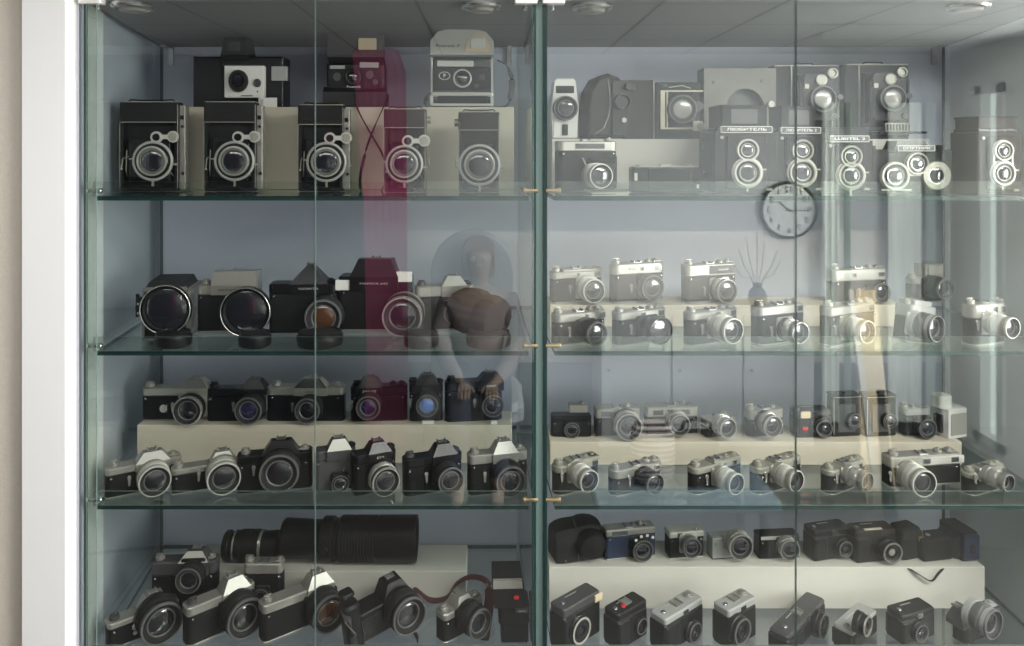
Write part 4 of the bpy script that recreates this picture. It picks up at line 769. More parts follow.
C(680, 740, 302, .09, bf, 22, 'silver rangefinder with dull pale lens, third in front on the second right shelf', G, lp=(733, 331, 13.5), lensx=.26, R=2.7, L=4.8, ls='silver', windows=((.36, 1.2, .9), (.05, 1.0, 1.0)), rnd=1.5, skin='leather', knobs='LDR')
C(748, 806, 297, .09, bf, 20, 'silver rangefinder with black ringed lens crossed by the door seam', G, lp=(800, 333, 11.5), lensx=.28, R=2.3, L=4.2, ls='zebra', windows=((.36, 1.3, .9),), rnd=1.1, skin='leather', knobs='LDR')
C(816, 878, 296, .09, bf, 22, 'silver rangefinder with pale lens seen through the slanted pale board reflection', G, lp=(867, 332, 12), lensx=.26, R=2.5, L=4.6, ls='silver', windows=((.36, 1.3, .9),), rnd=1.5, skin='leather', knobs='LDR')
t = C(890, 934, 296, .09, bf, 40, 'tall grey camera leaning back with a thick long lens, second from the right in front', G, lp=(934, 332, 14), lensx=.12, R=3.2, L=7.4, ls='gray', D=4, rnd=.8, skin='leather', knobs='L', top='gray', roll=10, timer=False, topfrac=.34, step=(-.4, .3, 1.0))
C(958, 1008, 296, .08, bf, 28, 'silver camera with three small windows, right end of the second right shelf', G, lp=(1012, 328, 11), lensx=.2, R=2.5, L=6.2, ls='silver', windows=((.38, 1.2, 1.2), (.12, 1.2, 1.2), (-.1, .6, .9)), rnd=1.5, topfrac=.34, skin='leather', knobs='LR')
o = mb('white').slab(2.6, .6, .02, .9, .05, .02).build('price_tag'); o.location = spot(650, 660, .035, b2); tag(o, 'small white tag lying in front on the second right shelf', 'tag')

# ---- third shelf, left
r3 = RZ['3L']; b3 = ZS[3]; G = 'reflex cameras on the riser of the third left shelf'; Y = .24
kb = dict(kind='prism', skin='enamel', timer=True, D=3.4)
C(141, 203, 376, Y, r3, 2, 'silver topped reflex camera with bright edged lens, leftmost on the third left riser', G, lp=(189, 411, 15), **{**kb, 'skin': 'leather'}, top='chrome', face='darkgray', prism=(6.6, 1.9), lensx=.22, R=2.9, L=3.6, ls='mix', knobs='LR', dials='chrome', text='Зенит-3', text_w=2.6, badge=lambda t, W, H, D: part('meter_knob', t, 'bright', lambda b: b.cyl(.9, .9, (-W*.08, -D/2, H*.42), '-y', 20)))
C(206, 264, 377, Y, r3, 2, 'all black reflex camera with violet tinted lens on the third left riser', G, lp=(248, 411, 14), **kb, top='enamel', base='enamel', face='enamel', dials='plastic', prism=(5.6, 1.8), lensx=.20, R=2.7, L=3.8, ls='black', gl='lensglass_violet')
C(266, 347, 376, Y, r3, 0, 'reflex camera with one silver shoulder, behind the door seam on the third left riser', G, lp=(307, 411, 13), **kb, top='chrome', base='enamel', face='enamel', dials='chrome', prism=(7.5, 1.8), lensx=.02, R=2.6, L=3.4, ls='black', text='ZENIT', text_w=2.4)
C(350, 408, 374, Y, r3, 4, 'black reflex camera with white lettered prism, in the magenta reflection on the third riser', G, lp=(368, 408, 12.5), **kb, top='enamel', base='enamel', face='enamel', dials='plastic', prism=(5.6, 2.0), lensx=-.20, R=2.6, L=3.4, ls='black', gl='lensglass_violet', text='ZENIT', tm='white', text_w=3.2)
C(409, 443, 372, Y, r3, 4, 'narrow looking black reflex camera with a blue reflection painted into its lens', G, lp=(427, 406, 11.5), **kb, top='enamel', base='enamel', face='enamel', dials='plastic', prism=(5.2, 1.9), lensx=0, R=2.6, L=3.2, ls='black', gl='lensglass_blue', text='ZENIT', tm='darkgray', text_w=2.6)
C(444, 503, 370, Y, r3, 8, 'rounded black reflex camera with grip, right end of the third left riser', G, lp=(493, 406, 11.5), **kb, top='plastic', base='enamel', face='plastic', dials='plastic', prism=(5.8, 1.6), lensx=.26, R=2.4, L=3.2, ls='black', text='ZENIT', tm='white', text_w=2.2, rnd=1.4)
for px in (428, 494): o = mb('white').slab(2.6 if px < 450 else 1.4, .4, .02, .7, .05, .02).build('price_tag'); o.location = spot(px-3, px+3, .203, r3)+Vector((0, .004, 0)); tag(o, 'white tag on the third left riser edge %s' % ('under the lens with painted blue glint' if px < 450 else 'under the right end camera'), 'tag')
G = 'reflex cameras in front on the third left shelf'
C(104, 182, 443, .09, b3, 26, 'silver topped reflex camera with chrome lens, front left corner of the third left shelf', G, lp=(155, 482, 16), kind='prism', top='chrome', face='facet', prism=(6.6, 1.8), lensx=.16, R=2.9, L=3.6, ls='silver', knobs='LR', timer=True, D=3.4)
C(171, 238, 446, .10, b3, 20, 'silver topped reflex camera with sheen-painted prism facet and thick pale lens, third left shelf', G, lp=(224, 484, 17), kind='prism', top='chrome', face='pale', prism=(5.4, 2.1), lensx=.20, R=3.1, L=4.2, ls='silver', knobs='LDR', timer=True, D=3.4)
C(236, 313, 435, .10, b3, 10, 'big black reflex camera lettered in white on its wide prism, third in front', G, lp=(279, 474, 20), kind='prism', skin='leather', top='enamel', base='enamel', face='enamel', prism=(7.5, 2.4), lensx=.02, R=3.6, L=3.4, ls='black', gl='lensglass', knobs='LR', dials='chrome', text='ZENIT', tm='pale', text_w=4.4, D=3.6)
C(314, 356, 434, .10, b3, 14, 'narrow black reflex camera with sheen-painted prism facet and a triangle mark, behind the door seam', G, lp=(340, 487, 9), kind='prism', skin='plastic_gray', top='plastic_gray', base='enamel', face='pale', prism=(5.0, 2.0), lensx=-.25, R=2.0, L=1.6, ls='black', knobs='R', dials='plastic', timer=False, D=3.4,
  badge=lambda t, W, H, D: part('triangle_mark', t, 'pale', lambda b: (b.tube([(W*.22-.8, -D/2-.1, 2.6), (W*.22, -D/2-.1, 4.6), (W*.22+.8, -D/2-.1, 2.6), (W*.22-.8, -D/2-.1, 2.6)], .1, 6))))
C(350, 397, 436, .09, b3, 22, 'black reflex camera with thin bright ring on its lens, in the magenta reflection, front row', G, lp=(386, 482, 15), kind='prism', skin='plastic', top='enamel', base='enamel', face='enamel', prism=(5.0, 1.8), lensx=.18, R=3.0, L=4.2, ls='zebra', knobs='R', dials='plastic', timer=False, D=3.6, text='EM', tm='pale', text_w=1.4)
C(401, 463, 438, .09, b3, 18, 'black reflex camera with dark prism and dark lens, second from the right in front', G, lp=(451, 481, 14), kind='prism', skin='enamel', top='enamel', base='enamel', face='plastic_gray', prism=(5.4, 2.0), lensx=.20, R=2.8, L=4.0, ls='black', knobs='LR', dials='plastic_gray', timer=True, D=3.4)
C(466, 528, 436, .09, b3, 12, 'reflex camera with silver shoulder and sheen-painted prism facet, front right by the centre post', G, lp=(511, 482, 16), kind='prism', skin='leather', top='chrome', base='enamel', face='pale', prism=(5.4, 2.1), lensx=.20, R=3.0, L=4.2, ls='black', knobs='LR', dials='chrome', timer=True, D=3.4)

# ---- third shelf, right
r3 = RZ['3R']; G = 'cameras on the riser of the third right shelf'; Y = .235
t = C(550, 592, 410, Y, r3, 0, 'dark low camera with a small chrome housing, leftmost on the third right riser', G, lensx=0, R=1.8, L=.8, top='enamel', base='enamel', knobs='', shoe=False, timer=False, windows=())
part('chrome_housing', t, 'chrome', lambda b: (b.slab(4.2, 2.4, 5.3, 7.0, .2, .1, cx=1.6), b.cyl(.6, .5, (2.6, 0, 7.0), 'z', 14)))
C(593, 640, 402, Y, r3, 4, 'silver topped camera with large ringed lens, second on the third right riser', G, lp=(629, 427, 14), lensx=.24, R=3.3, L=3.2, ls='zebra', top='chrome', windows=((-.22, 3.0, 1.0), (.2, 2.6, 1.0)), topfrac=.34, knobs='D', skin='leather', timer=False, rnd=.4)
C(643, 698, 400, Y+.01, r3, 4, 'silver topped camera with dark window strip, partly behind the striped reflection', G, lp=(680, 425, 11), lensx=.24, R=2.8, L=3.0, ls='bright', top='chrome', windows=((-.28, 2.2, 1.0), (.12, 5.0, 1.0)), topfrac=.36, knobs='BD', skin='leather', timer=False, rnd=.4)
C(699, 737, 410, Y, r3, 18, 'small silver camera with black fronted silver lens on the third right riser', G, lp=(728, 428, 10), lensx=.22, R=2.4, L=3.6, ls='bright', top='chrome', windows=(), text='Смена', text_w=2.2, tz=.1, knobs='D', skin='leather', timer=False, rnd=.8, topfrac=.42)
C(742, 785, 402, Y, r3, 14, 'silver rangefinder with black ringed lens left of the door seam on the third right riser', G, lp=(773, 426, 11), lensx=.26, R=2.6, L=3.6, ls='zebra', top='chrome', windows=((.1, 1.1, .7),), knobs='LD', skin='leather', timer=False, topfrac=.34)
t = compact('compact_camera', 'small black camera with red mark, right of the door seam on the third riser', 'camera', G, spot(794, 826, Y, r3), 2, 8.2, 6.0, lx=.2, R=1.9, flash=-.25, rim='darkgray')
part('red_mark', t, 'red', lambda b: b.plate(1.2, .7, -2.5, -2.3, .1, .02, -2.2, 2.2))
for x0, x1, lb in ((829, 858, 'upright black folding camera with pale side, behind the slanted board reflection'), (862, 893, 'upright dark folding camera right of the slanted board reflection, on the third right riser')):
    t = thing('folding_camera', lb, 'folding camera', spot(x0, x1, Y, r3), 6, 'upright folding cameras on the third right riser'); W_ = (x1-x0)*1.7/F*100; H_ = 9.4
    part('body', t, 'leather', lambda b: b.slab(W_, 3.2, .2, H_-.3, .5, .15)); part('body_frame', t, 'aged', lambda b: (b.box(-W_/2-.03, -W_/2+.12, -1.75, -1.55, .6, H_-.8), b.box(-W_/2, W_/2, -1.7, -1.5, H_-.5, H_-.38))); part('top_cover', t, 'enamel', lambda b: (b.slab(W_+.2, 3.4, H_-.4, H_, .4, .12), b.cyl(.4, .4, (0, 0, H_), 'z', 14)))
    part('front_panel', t, 'plastic_gray', lambda b: b.plate(W_*.62, H_*.66, -1.95, -1.5, .3, .08, -.3, H_*.46)); add_lens(t, W_*.16, H_*.42, -1.9, 1.7, 1.0, 'black')
t = C(896, 932, 402, Y, r3, 10, 'dark camera with a grey box flash attached, right part of the third right riser', G, lensx=.1, R=2.2, L=2.0, ls='black', top='gray', skin='leather', knobs='L', timer=False, windows=())
t = thing('flash_unit', 'small square white faced flash box at the right end of the third right riser', 'flash', spot(937, 960, Y, r3), 18); part('body', t, 'white', lambda b: (b.slab(5.4, 5, 0, 6.6, .4, .15), b.slab(3.6, 3.2, 6.4, 9.4, .8, .3, cx=-2.2))); part('reflector', t, 'lensglass_pale', lambda b: b.plate(4.6, 4.8, -2.7, -2.4, .3, .08, 0, 3.2)); part('mount_foot', t, 'plastic', lambda b: b.box(-3.4, -2.6, -1, 1, 1, 5))
G = 'cameras in front on the third right shelf'
kz = dict(rnd=1.5, skin='leather', top='aged', dials='aged')
C(549, 601, 450, .09, b3, 23, 'dull silver rangefinder with stacked silver lens, leftmost in front on the third right shelf', G, lp=(589, 481, 11.5), lensx=.18, R=2.9, L=5.0, ls='silver', windows=((.36, 1.2, .8),), step=(-.2, .5, .5), **kz)
C(605, 664, 454, .09, b3, 22, 'silver rangefinder with black ringed lens under the striped reflection, front row', G, lp=(655, 484, 11), lensx=.26, R=2.6, L=4.0, ls='black', windows=((.36, 1.2, .8),), topfrac=.34, rnd=1.5, skin='leather_brown', top='chrome')
C(684, 744, 449, .10, b3, 24, 'dull silver rangefinder with brassy lens below the black bag reflection', G, lp=(736, 484, 11), lensx=.14, R=2.8, L=5.2, ls='silver', windows=((.3, .9, .7), (.1, .6, .6)), step=(-.1, .45, .4), **kz)
C(746, 804, 449, .10, b3, 24, 'dull silver rangefinder with brassy lens crossed by the door seam, front row', G, lp=(796, 481, 11), lensx=.16, R=2.8, L=4.8, ls='silver', windows=((.3, .9, .7),), step=(-.1, .45, .4), **kz)
C(817, 868, 452, .10, b3, 26, 'dull silver rangefinder standing behind the dark strip and pale board reflections, front row', G, lp=(867, 482, 10), lensx=.16, R=2.6, L=4.6, ls='bright', windows=((.3, .9, .7),), step=(-.1, .45, .4), **kz)
C(880, 962, 446, .12, b3, 12, 'wide silver topped camera with thick pale tube lens, second from right in front', G, lp=(924, 486, 14), lensx=-.12, R=3.2, L=6.4, ls='silver', windows=((.0, 1.6, .9), (.4, 1.6, .9)), topfrac=.36, knobs='LDR', rnd=.6, skin='leather', panel=(.28, .5, 0, 'pale'))
C(957, 1008, 458, .09, b3, 34, 'silver rangefinder with long thin lens, front right corner of the third right shelf', G, lp=(1008, 483, 9), lensx=.14, R=2.2, L=5.6, ls='bright', windows=((.36, 1.2, .8),), step=(-.2, .4, .4), **kz)

# ---- lowest shelf, left
r4 = RZ['4L']; b4 = ZS[4]
def tele(label, x0, x1, y0, y1, Y, rings, knob=False):
    Lm = (x1-x0)*(D0+Y)/F*100; Rm = (y1-y0)/2*(D0+Y)/F*100; t = thing('telephoto_lens', label, 'lens', spot(x0, x1, Y, r4+Rm*.01), group='long lenses lying on the lowest left shelf')
    b = mb('plastic'); pr = []
    for u, r in rings: pr.append((r*Rm, (u-.5)*Lm))
    b.lathe(pr, axis='x', seg=44, smooth=True); b.build('barrel', t)
    return t, Lm, Rm
t, Lm, Rm = tele('long black lens with two bright rings lying on its side on the lowest left riser', 225, 279, 537, 566, .235, ((0, .5), (0, .86), (.03, .97), (.1, .97), (.12, .88), (.22, .9), (.24, .97), (.7, 1), (.72, .92), (.95, .98), (1, .95), (1, .8)))
part('bright_ring', t, 'bright', lambda b: b.lathe([(Rm*.90, -.31*Lm), (Rm*1.0, -.305*Lm), (Rm*1.0, -.285*Lm), (Rm*.90, -.28*Lm)], axis='x', seg=44, cap0=False, cap1=False)); part('bright_ring', t, 'bright', lambda b: b.lathe([(Rm*.98, .16*Lm), (Rm*1.02, .165*Lm), (Rm*1.02, .21*Lm), (Rm*.98, .215*Lm)], axis='x', seg=44, cap0=False, cap1=False))
part('grip_ribs', t, 'matte_black', lambda b: [b.lathe([(Rm*.95, (u-.5)*Lm), (Rm*1.03, (u-.495)*Lm), (Rm*1.03, (u-.48)*Lm), (Rm*.95, (u-.475)*Lm)], axis='x', seg=40, cap0=False, cap1=False) for u in (.3, .34, .38, .42, .46, .5, .54, .58, .62)])
t, Lm, Rm = tele('very large black telephoto lens with wide hood lying on the lowest left riser', 283, 417, 524, 567, .235, ((0, .5), (0, .80), (.02, .88), (.28, .80), (.30, .86), (.42, .88), (.43, .97), (.70, .96), (.72, 1.0), (1, 1.0), (1, .93), (.8, .88)))
part('grip_ribs', t, 'matte_black', lambda b: [b.lathe([(Rm*.9, (u-.5)*Lm), (Rm*1.0, (u-.497)*Lm), (Rm*1.0, (u-.488)*Lm), (Rm*.9, (u-.485)*Lm)], axis='x', seg=40, cap0=False, cap1=False) for u in [.44+.022*i for i in range(12)]])
part('tripod_collar', t, 'plastic', lambda b: (b.lathe([(Rm*.9, -.2*Lm), (Rm*.96, -.195*Lm), (Rm*.96, -.12*Lm), (Rm*.9, -.115*Lm)], axis='x', seg=40, cap0=False, cap1=False), b.slab(2.6, 2.4, -Rm*.98, -Rm*.7, .3, .1, cx=-.16*Lm))); part('lock_knob', t, 'plastic', lambda b: b.cyl(.9, 1.2, (-.16*Lm, -Rm*.9, 0), '-y', 20))
G = 'reflex cameras in front on the lowest left shelf'; dk = dict(kind='prism', skin='leather', D=3.6, timer=False)
C(150, 221, 546, .155, b4, 4, 'black reflex camera with sheen-painted prism facet standing behind the front row, lowest left shelf', G, lp=(188, 581, 13), **dk, top='plastic_gray', face='pale', dials='chrome', base='enamel', prism=(6.4, 2.0), lensx=.12, R=3.2, L=3.6, ls='black', knobs='LR')
C(243, 286, 556, .158, b4, 0, 'dark camera with narrow silver shoulder mostly hidden behind the front row, lowest left shelf', G, kind='flat', skin='leather', D=3.2, timer=False, top='chrome', base='enamel', dials='chrome', lensx=.0, R=1.8, L=1.2, ls='black', knobs='LR', topfrac=.2)
C(104, 180, 582, .10, b4, 34, 'silver shouldered reflex camera in the front left corner of the lowest left shelf', G, lp=(162, 628, 21), **dk, top='chrome', face='pale', dials='plastic_gray', prism=(6.4, 2.6), lensx=.14, R=4.4, L=5.0, ls='black', knobs='LR', badge=lambda t, W, H, D: part('release_knob', t, 'pale', lambda b: (b.cyl(.6, .4, (-W*.14, -D/2, H*.6), '-y', 16), b.cyl(.4, .3, (-W*.14, -D/2, H*.35), '-y', 14))))
C(181, 256, 566, .11, b4, 36, 'silver shouldered reflex camera with sheen-painted prism facet, second in front on the lowest left shelf', G, lp=(246, 622, 20), **dk, top='chrome', face='pale', dials='plastic_gray', prism=(6.0, 2.4), lensx=.20, R=4.2, L=7.0, ls='black', knobs='LDR')
C(257, 332, 566, .12, b4, 32, 'silver shouldered reflex camera with long dark lens behind the door seam, lowest left shelf', G, lp=(330, 626, 19), **dk, top='chrome', face='pale', dials='chrome', prism=(6.0, 2.2), lensx=.16, R=4.0, L=7.5, ls='black', gl='lensglass_amber', knobs='LDR')
t = C(345, 408, 574, .12, b4, 30, 'bulky black reflex camera with motor grip and white lettering, pointing right', G, lp=(412, 624, 19), kind='prism', skin='plastic', D=5.0, timer=False, top='plastic', face='plastic', dials='plastic', base='plastic', prism=(6.5, 3.0), lensx=.14, R=4.0, L=8.0, ls='black', knobs='', text='PENTAX', tm='white', text_w=3.6, roll=-8)
part('hand_grip', t, 'plastic', lambda b: (b.slab(3.6, 4.4, .4, 9.8, 1.4, .5, cx=-6.0, cy=-2.2), b.slab(3.0, 3, 9.6, 10.6, .8, .3, cx=-5.6))); part('grip_strap', t, 'plastic_gray', lambda b: b.tube([(-7.2, -2, 9), (-7.6, -5, 8), (-7.2, -5.6, 5), (-6.6, -4, 1.5)], .7, 8, .14))
C(434, 484, 582, .11, b4, 36, 'small silver reflex camera with a strap, left of the flash by the centre post', G, lp=(480, 624, 15), **dk, top='chrome', face='pale', dials='chrome', base='chrome', prism=(4.8, 1.8), lensx=.22, R=3.2, L=4.6, ls='black', knobs='LDR', gl='lensglass')
strap_of('wide dark red and black strap looping behind the small silver reflex camera', None, [at(418, 640, .165), at(408, 612, .165), at(414, 590, .165), at(430, 600, .17), at(446, 598, .17), at(456, 584, .168), at(470, 577, .165), at(485, 580, .16), at(490, 592, .155), at(488, 612, .15), at(484, 640, .16)], 1.1, 'maroon', None, 'camera_strap')
t = thing('flash_unit', 'tall black flash with tilted pale head window and red dot, beside the centre post', 'flash', spot(496, 526, .10, b4), 2); 
part('body', t, 'plastic', lambda b: (b.slab(5.6, 4.4, 0, 5.5, .5, .2, cx=.6), b.slab(6.2, 5.0, 5.3, 10.5, .5, .2, cx=.4)))
part('flash_head', t, 'plastic', lambda b: b.hexa([(-3.6, -3.4, 10.3), (3.0, -3.4, 10.3), (-3.6, 2.6, 10.3), (3.0, 2.6, 10.3), (-4.2, -3.2, 17.6), (2.2, -3.2, 17.6), (-4.0, 2.4, 18.6), (2.0, 2.4, 18.6)])); part('diffuser', t, 'lensglass_pale', lambda b: b.hexa([(-3.9, -3.6, 15.6), (2.1, -3.6, 15.6), (-3.9, -3.0, 15.6), (2.1, -3.0, 15.6), (-3.9, -3.5, 17.5), (1.9, -3.5, 17.5), (-3.9, -2.8, 17.7), (1.9, -2.8, 17.7)]))
t.scale = (1, 1, .76); t.location.y = .075
part('red_button', t, 'red', lambda b: b.cyl(.55, .25, (.8, -3.4, 13.2), '-y', 18)); part('label_plate', t, 'plastic_gray', lambda b: b.plate(2.6, 1.5, -2.75, -2.4, .1, .03, 2.0, 9.2)); lettering('2800', .5, t, 'pale', (2.0, -2.8, 8.9), width=1.6)

# ---- lowest shelf, right
r4 = RZ['4R']; G = 'small cameras on the riser of the lowest right shelf'
t = thing('camera_case', 'rounded black leather camera case, leftmost on the lowest right riser', 'camera case', spot(551, 600, .215, r4), 14); W_, H_ = 11.0, 9.2
def casef(b):
    rs = []
    for i in range(9):
        u = i/8; s_ = 1-.12*(2*u-1)**4; h = H_*(0.95 if i < 5 else 1.0)*s_
        prof = [(-3.2, .2), (3.0, .0), (3.4, .5), (3.3, h*.8), (2.4, h*.97), (0, h), (-2.2, h*.93), (-3.3, h*.75), (-3.6, h*.4), (-3.5, .5)]
        rs.append([((u-.5)*W_, y*s_, z) for y, z in prof])
    b.rings(rs, smooth=True)
t.scale = (1, 1, .88)
part('case_body', t, 'leather', casef); part('lens_bulge', t, 'leather', lambda b: b.lathe([(3.6, 0), (3.4, 1.6), (2.8, 2.4), (.01, 2.7)], (2.2, -2.8, 4.4), '-y', 28)); part('seam', t, 'darkgray', lambda b: b.tube([(-.6, -3.6, .6), (-.8, -3.7, 4), (-.7, -2.6, 8.2), (-.6, 0, H_)], .09, 6)); part('snap_stud', t, 'steel', lambda b: b.cyl(.25, .2, (-3.6, -3.5, 1.0), '-y', 12))
Y = .215
C(601, 656, 519, Y, r4, 10, 'blue-black camera with white dotted lens ring and silver top, lowest right riser', G, lp=(643, 551, 11), skin='blueblack', lensx=.22, R=2.7, L=2.0, ls='black', top='chrome', windows=((-.22, 3.6, .9),), topfrac=.22, knobs='BD', timer=False, rnd=.4, name='viewfinder_camera',
  badge=lambda t, W, H, D: part('lens_dots', t, 'white', lambda b: [b.at(Matrix.Translation((W*.22, -D/2-1.9, (H*.78+.05*H)/2))@Matrix.Rotation(a, 4, 'Y')).box(-.28, .28, -.1, .05, 2.85, 3.4) for a in (-.75, -.3, .15, .6)]))
C(664, 704, 523, Y, r4, 8, 'black viewfinder camera with silver top strip and base, third on the lowest right riser', G, lp=(692, 548, 10), skin='leather', lensx=.2, R=2.5, L=2.2, ls='gray', top='pale', windows=((-.2, .9, .9),), topfrac=.22, knobs='B', timer=False, rnd=.3, shoe=False, name='viewfinder_camera', base='pale')
C(706, 750, 528, Y, r4, 8, 'grey fronted viewfinder camera with big silver ringed lens on the lowest right riser', G, lp=(741, 547, 13), skin='gray', lensx=.16, R=3.3, L=2.8, ls='bright', top='gray', windows=(), topfrac=.14, knobs='', timer=False, rnd=.3, shoe=False, name='viewfinder_camera', base='plastic', gl='lensglass')
C(753, 800, 527, Y, r4, 4, 'black viewfinder camera with white top strip and ring lens crossed by the door seam', G, lp=(790, 550, 10.5), skin='plastic', lensx=.28, R=2.3, L=2.2, ls='bright', top='plastic', panel=(-.1, .72, 0, 'pale'), topfrac=.2, knobs='', timer=False, rnd=.3, shoe=False, name='viewfinder_camera', base='enamel')
compact('compact_camera', 'rounded black compact camera right of the door seam on the lowest right riser', 'camera', G, spot(805, 848, Y, r4), 14, 9.6, 6.7, lx=.22, R=1.8, L=1.6, text='', rim='darkgray', skin='plastic', top='plastic')
t = compact('compact_camera', 'black compact camera with bright small lens and brownish top on the lowest right riser', 'camera', G, spot(849, 892, Y-.01, r4), 8, 9.8, 7.0, lx=.24, R=2.3, L=2.2, rim='chrome', gl='lensglass_pale', top='leather_brown'); part('top_strap', t, 'cream', lambda b: b.slab(4.2, .6, 6.9, 7.2, .1, .05, cx=-.5, cy=-1.5))
t = thing('camera_case', 'narrow upright black camera pouch near the right end of the lowest right riser', 'camera case', spot(893, 917, Y, r4), 16); t.scale = (1, 1, .8)
part('pouch', t, 'leather', lambda b: b.slab(5.8, 4.6, 0, 8.0, .8, .4, taper=.4)); part('flap', t, 'leather', lambda b: b.slab(5.9, 4.8, 5.4, 8.5, .8, .4, taper=.4)); part('buckle', t, 'brass', lambda b: (b.plate(.9, 1.2, -2.6, -2.3, .1, .03, 1.8, 5.6), b.tube([(2.2, -2.4, 8), (2.5, -2.5, 6), (2.4, -2.5, 4)], .1, 6)))
t = thing('movie_camera', 'black pocket movie camera with square front and hanging wrist strap, lowest right riser', 'movie camera', spot(916, 966, Y, r4), 10); t.scale = (1, 1, .78)
part('body', t, 'plastic', lambda b: (b.slab(7.4, 4.4, 0, 6.0, .5, .2, cx=-2.6), b.hexa([(.6, -2.0, .8), (3.8, -3.4, 0), (.6, 2, .8), (3.8, 3, 0), (.6, -2, 5.6), (3.8, -3.4, 8), (.6, 2, 5.6), (3.8, 3, 8)]), b.slab(4.2, 6.8, -.0, 8.0, .5, .25, cx=4.4))); part('front_face', t, 'blueblack', lambda b: b.plate(4.0, 7.0, -3.9, -3.3, .5, .1, 4.4, 4.0)); part('lens', t, 'enamel', lambda b: (b.plate(1.3, 2.4, -4.1, -3.8, .4, .05, 4.6, 3.6),)); part('top_button', t, 'gray', lambda b: b.cyl(.5, .3, (-3.4, 0, 6), 'z', 14))
strap_of(None, None, [at(893, 566, .19), at(905, 567, .17), at(918, 574, .158), at(931, 581, .156), at(938, 574, .158), at(944, 567, .17), at(948, 560, .20)], .3, 'matte_black', t, 'wrist_strap')
G = 'compact cameras in front on the lowest right shelf'
def CP(x0, x1, yt, Y, yaw, label, D=4.2, lp=None, **k):
    Y -= .02; Wd, cx = solve(x0, x1, Y, yaw, D); Yt = Y+abs(math.sin(math.radians(yaw)))*Wd/200
    if lp: k['lq'], k['R'] = lens_at(lp, cx, Y, b4, yaw, D, k.get('L', 1.4), True)
    return compact('compact_camera', label, 'camera', G, Vector((cx, Y, b4)), yaw, Wd, (Z(yt, Yt)-b4)*100-.3, D, **k)
CP(549, 601, 584, .09, 40, 'black compact camera with flash window coloured as if lit, front left of the lowest right shelf', lp=(582, 631, 13), lx=.16, R=2.9, L=1.2, flash=.42, rim='pale', win=False)
CP(603, 648, 593, .09, 38, 'small black compact camera with red button on top, front of the lowest right shelf', skin='plastic', top='plastic', R=1.6, L=.8, red=-.16, win=False, hotshoe=True)
CP(649, 704, 591, .09, 38, 'boxy black camera with flat grey top and round dial, lowest right shelf', lp=(696, 633, 10), lx=.3, R=2.2, L=1.4, top='gray', dial=True, rim='darkgray', hotshoe=True)
CP(712, 757, 590, .09, 34, 'grey topped camera with big ringed lens, fourth in front on the lowest right shelf', lp=(743, 632, 13), lx=.2, R=2.9, L=1.8, top='gray', skin='leather', dial=True, rim='darkgray', hotshoe=True)
CP(768, 826, 593, .10, 44, 'black camera crossed by the door seam, front row of the lowest right shelf', lx=.2, R=2.4, L=1.8, rim='darkgray', hotshoe=True)
CP(832, 878, 604, .09, 40, 'black camera with silver rimmed lens low in the front row, right of the door seam', lp=(858, 636, 10), lx=.22, R=2.4, L=2.4, top='gray', skin='leather', rim='chrome')
CP(885, 936, 600, .10, 20, 'boxy dark camera with yellow strip, third from the right end of the lowest front row', lx=-.1, R=1.8, L=1.4, top='plastic', rim='darkgray')
t = C(950, 1002, 592, .10, b4, 36, 'dark reflex camera with thick grey ribbed lens, right end of the lowest shelf', G, lp=(985, 628, 15), kind='prism', skin='leather', top='plastic_gray', base='enamel', face='gray', dials='gray', prism=(5, 2), lensx=.2, R=3.4, L=5.2, ls='gray', knobs='LR', timer=False)

# ------------------------------------------------------------------ things of the room that the doors mirror
def V(px, py, y): return Vector((X(px, y), -y, Z(py, y)))
# seated visitor in a round backed chair
yv_ = 2.75; cx_ = X(472, yv_)
t = thing('armchair', 'pale grey armchair with a rounded high back, mirrored behind the seated visitor', 'chair', (cx_, -yv_-.10, 0)); 
hz = Z(232, yv_)*100
mat('seat_cloth', (0.42, 0.43, 0.47), 0.85, noise=0.06, nscale=20)
def back(b):
    n = 24; ro = 24; pts = [(ro, 30)]+[(ro*math.cos(a), hz-ro+ro*math.sin(a)) for a in [PI*i/n for i in range(n+1)]]+[(-ro, 30)]
    b.rings([[(x*k, y, (z-80)*k+80) for x, z in pts] for y, k in ((-1, .97), (0, 1), (5, 1), (6, .97))])
part('backrest', t, 'seat_cloth', back); part('seat', t, 'seat_cloth', lambda b: b.slab(56, 52, 34, 46, 8, 3, cy=-24)); t.rotation_euler = (0, 0, PI)
for sx in (-1, 1):
    for sy in (-46, -4): part('leg', t, 'plastic', lambda b: b.cyl(2, 34.5, (sx*22, sy, 0), 'z', 14))
mat('skin', (0.30, 0.22, 0.18), 0.5); mat('hair', (0.25, 0.19, 0.15), 0.6); mat('blouse', (0.24, 0.20, 0.21), 0.8); mat('trousers', (0.06, 0.07, 0.11), 0.8); mat('blue_cloth', (0.12, 0.16, 0.30), 0.8)
pr_ = thing('person', 'seated person with bobbed hair and a pale pink blouse, mirrored in the left case doors', 'person', (cx_+.04, -yv_+.06, 0)); pr_.rotation_euler = (0, 0, PI)
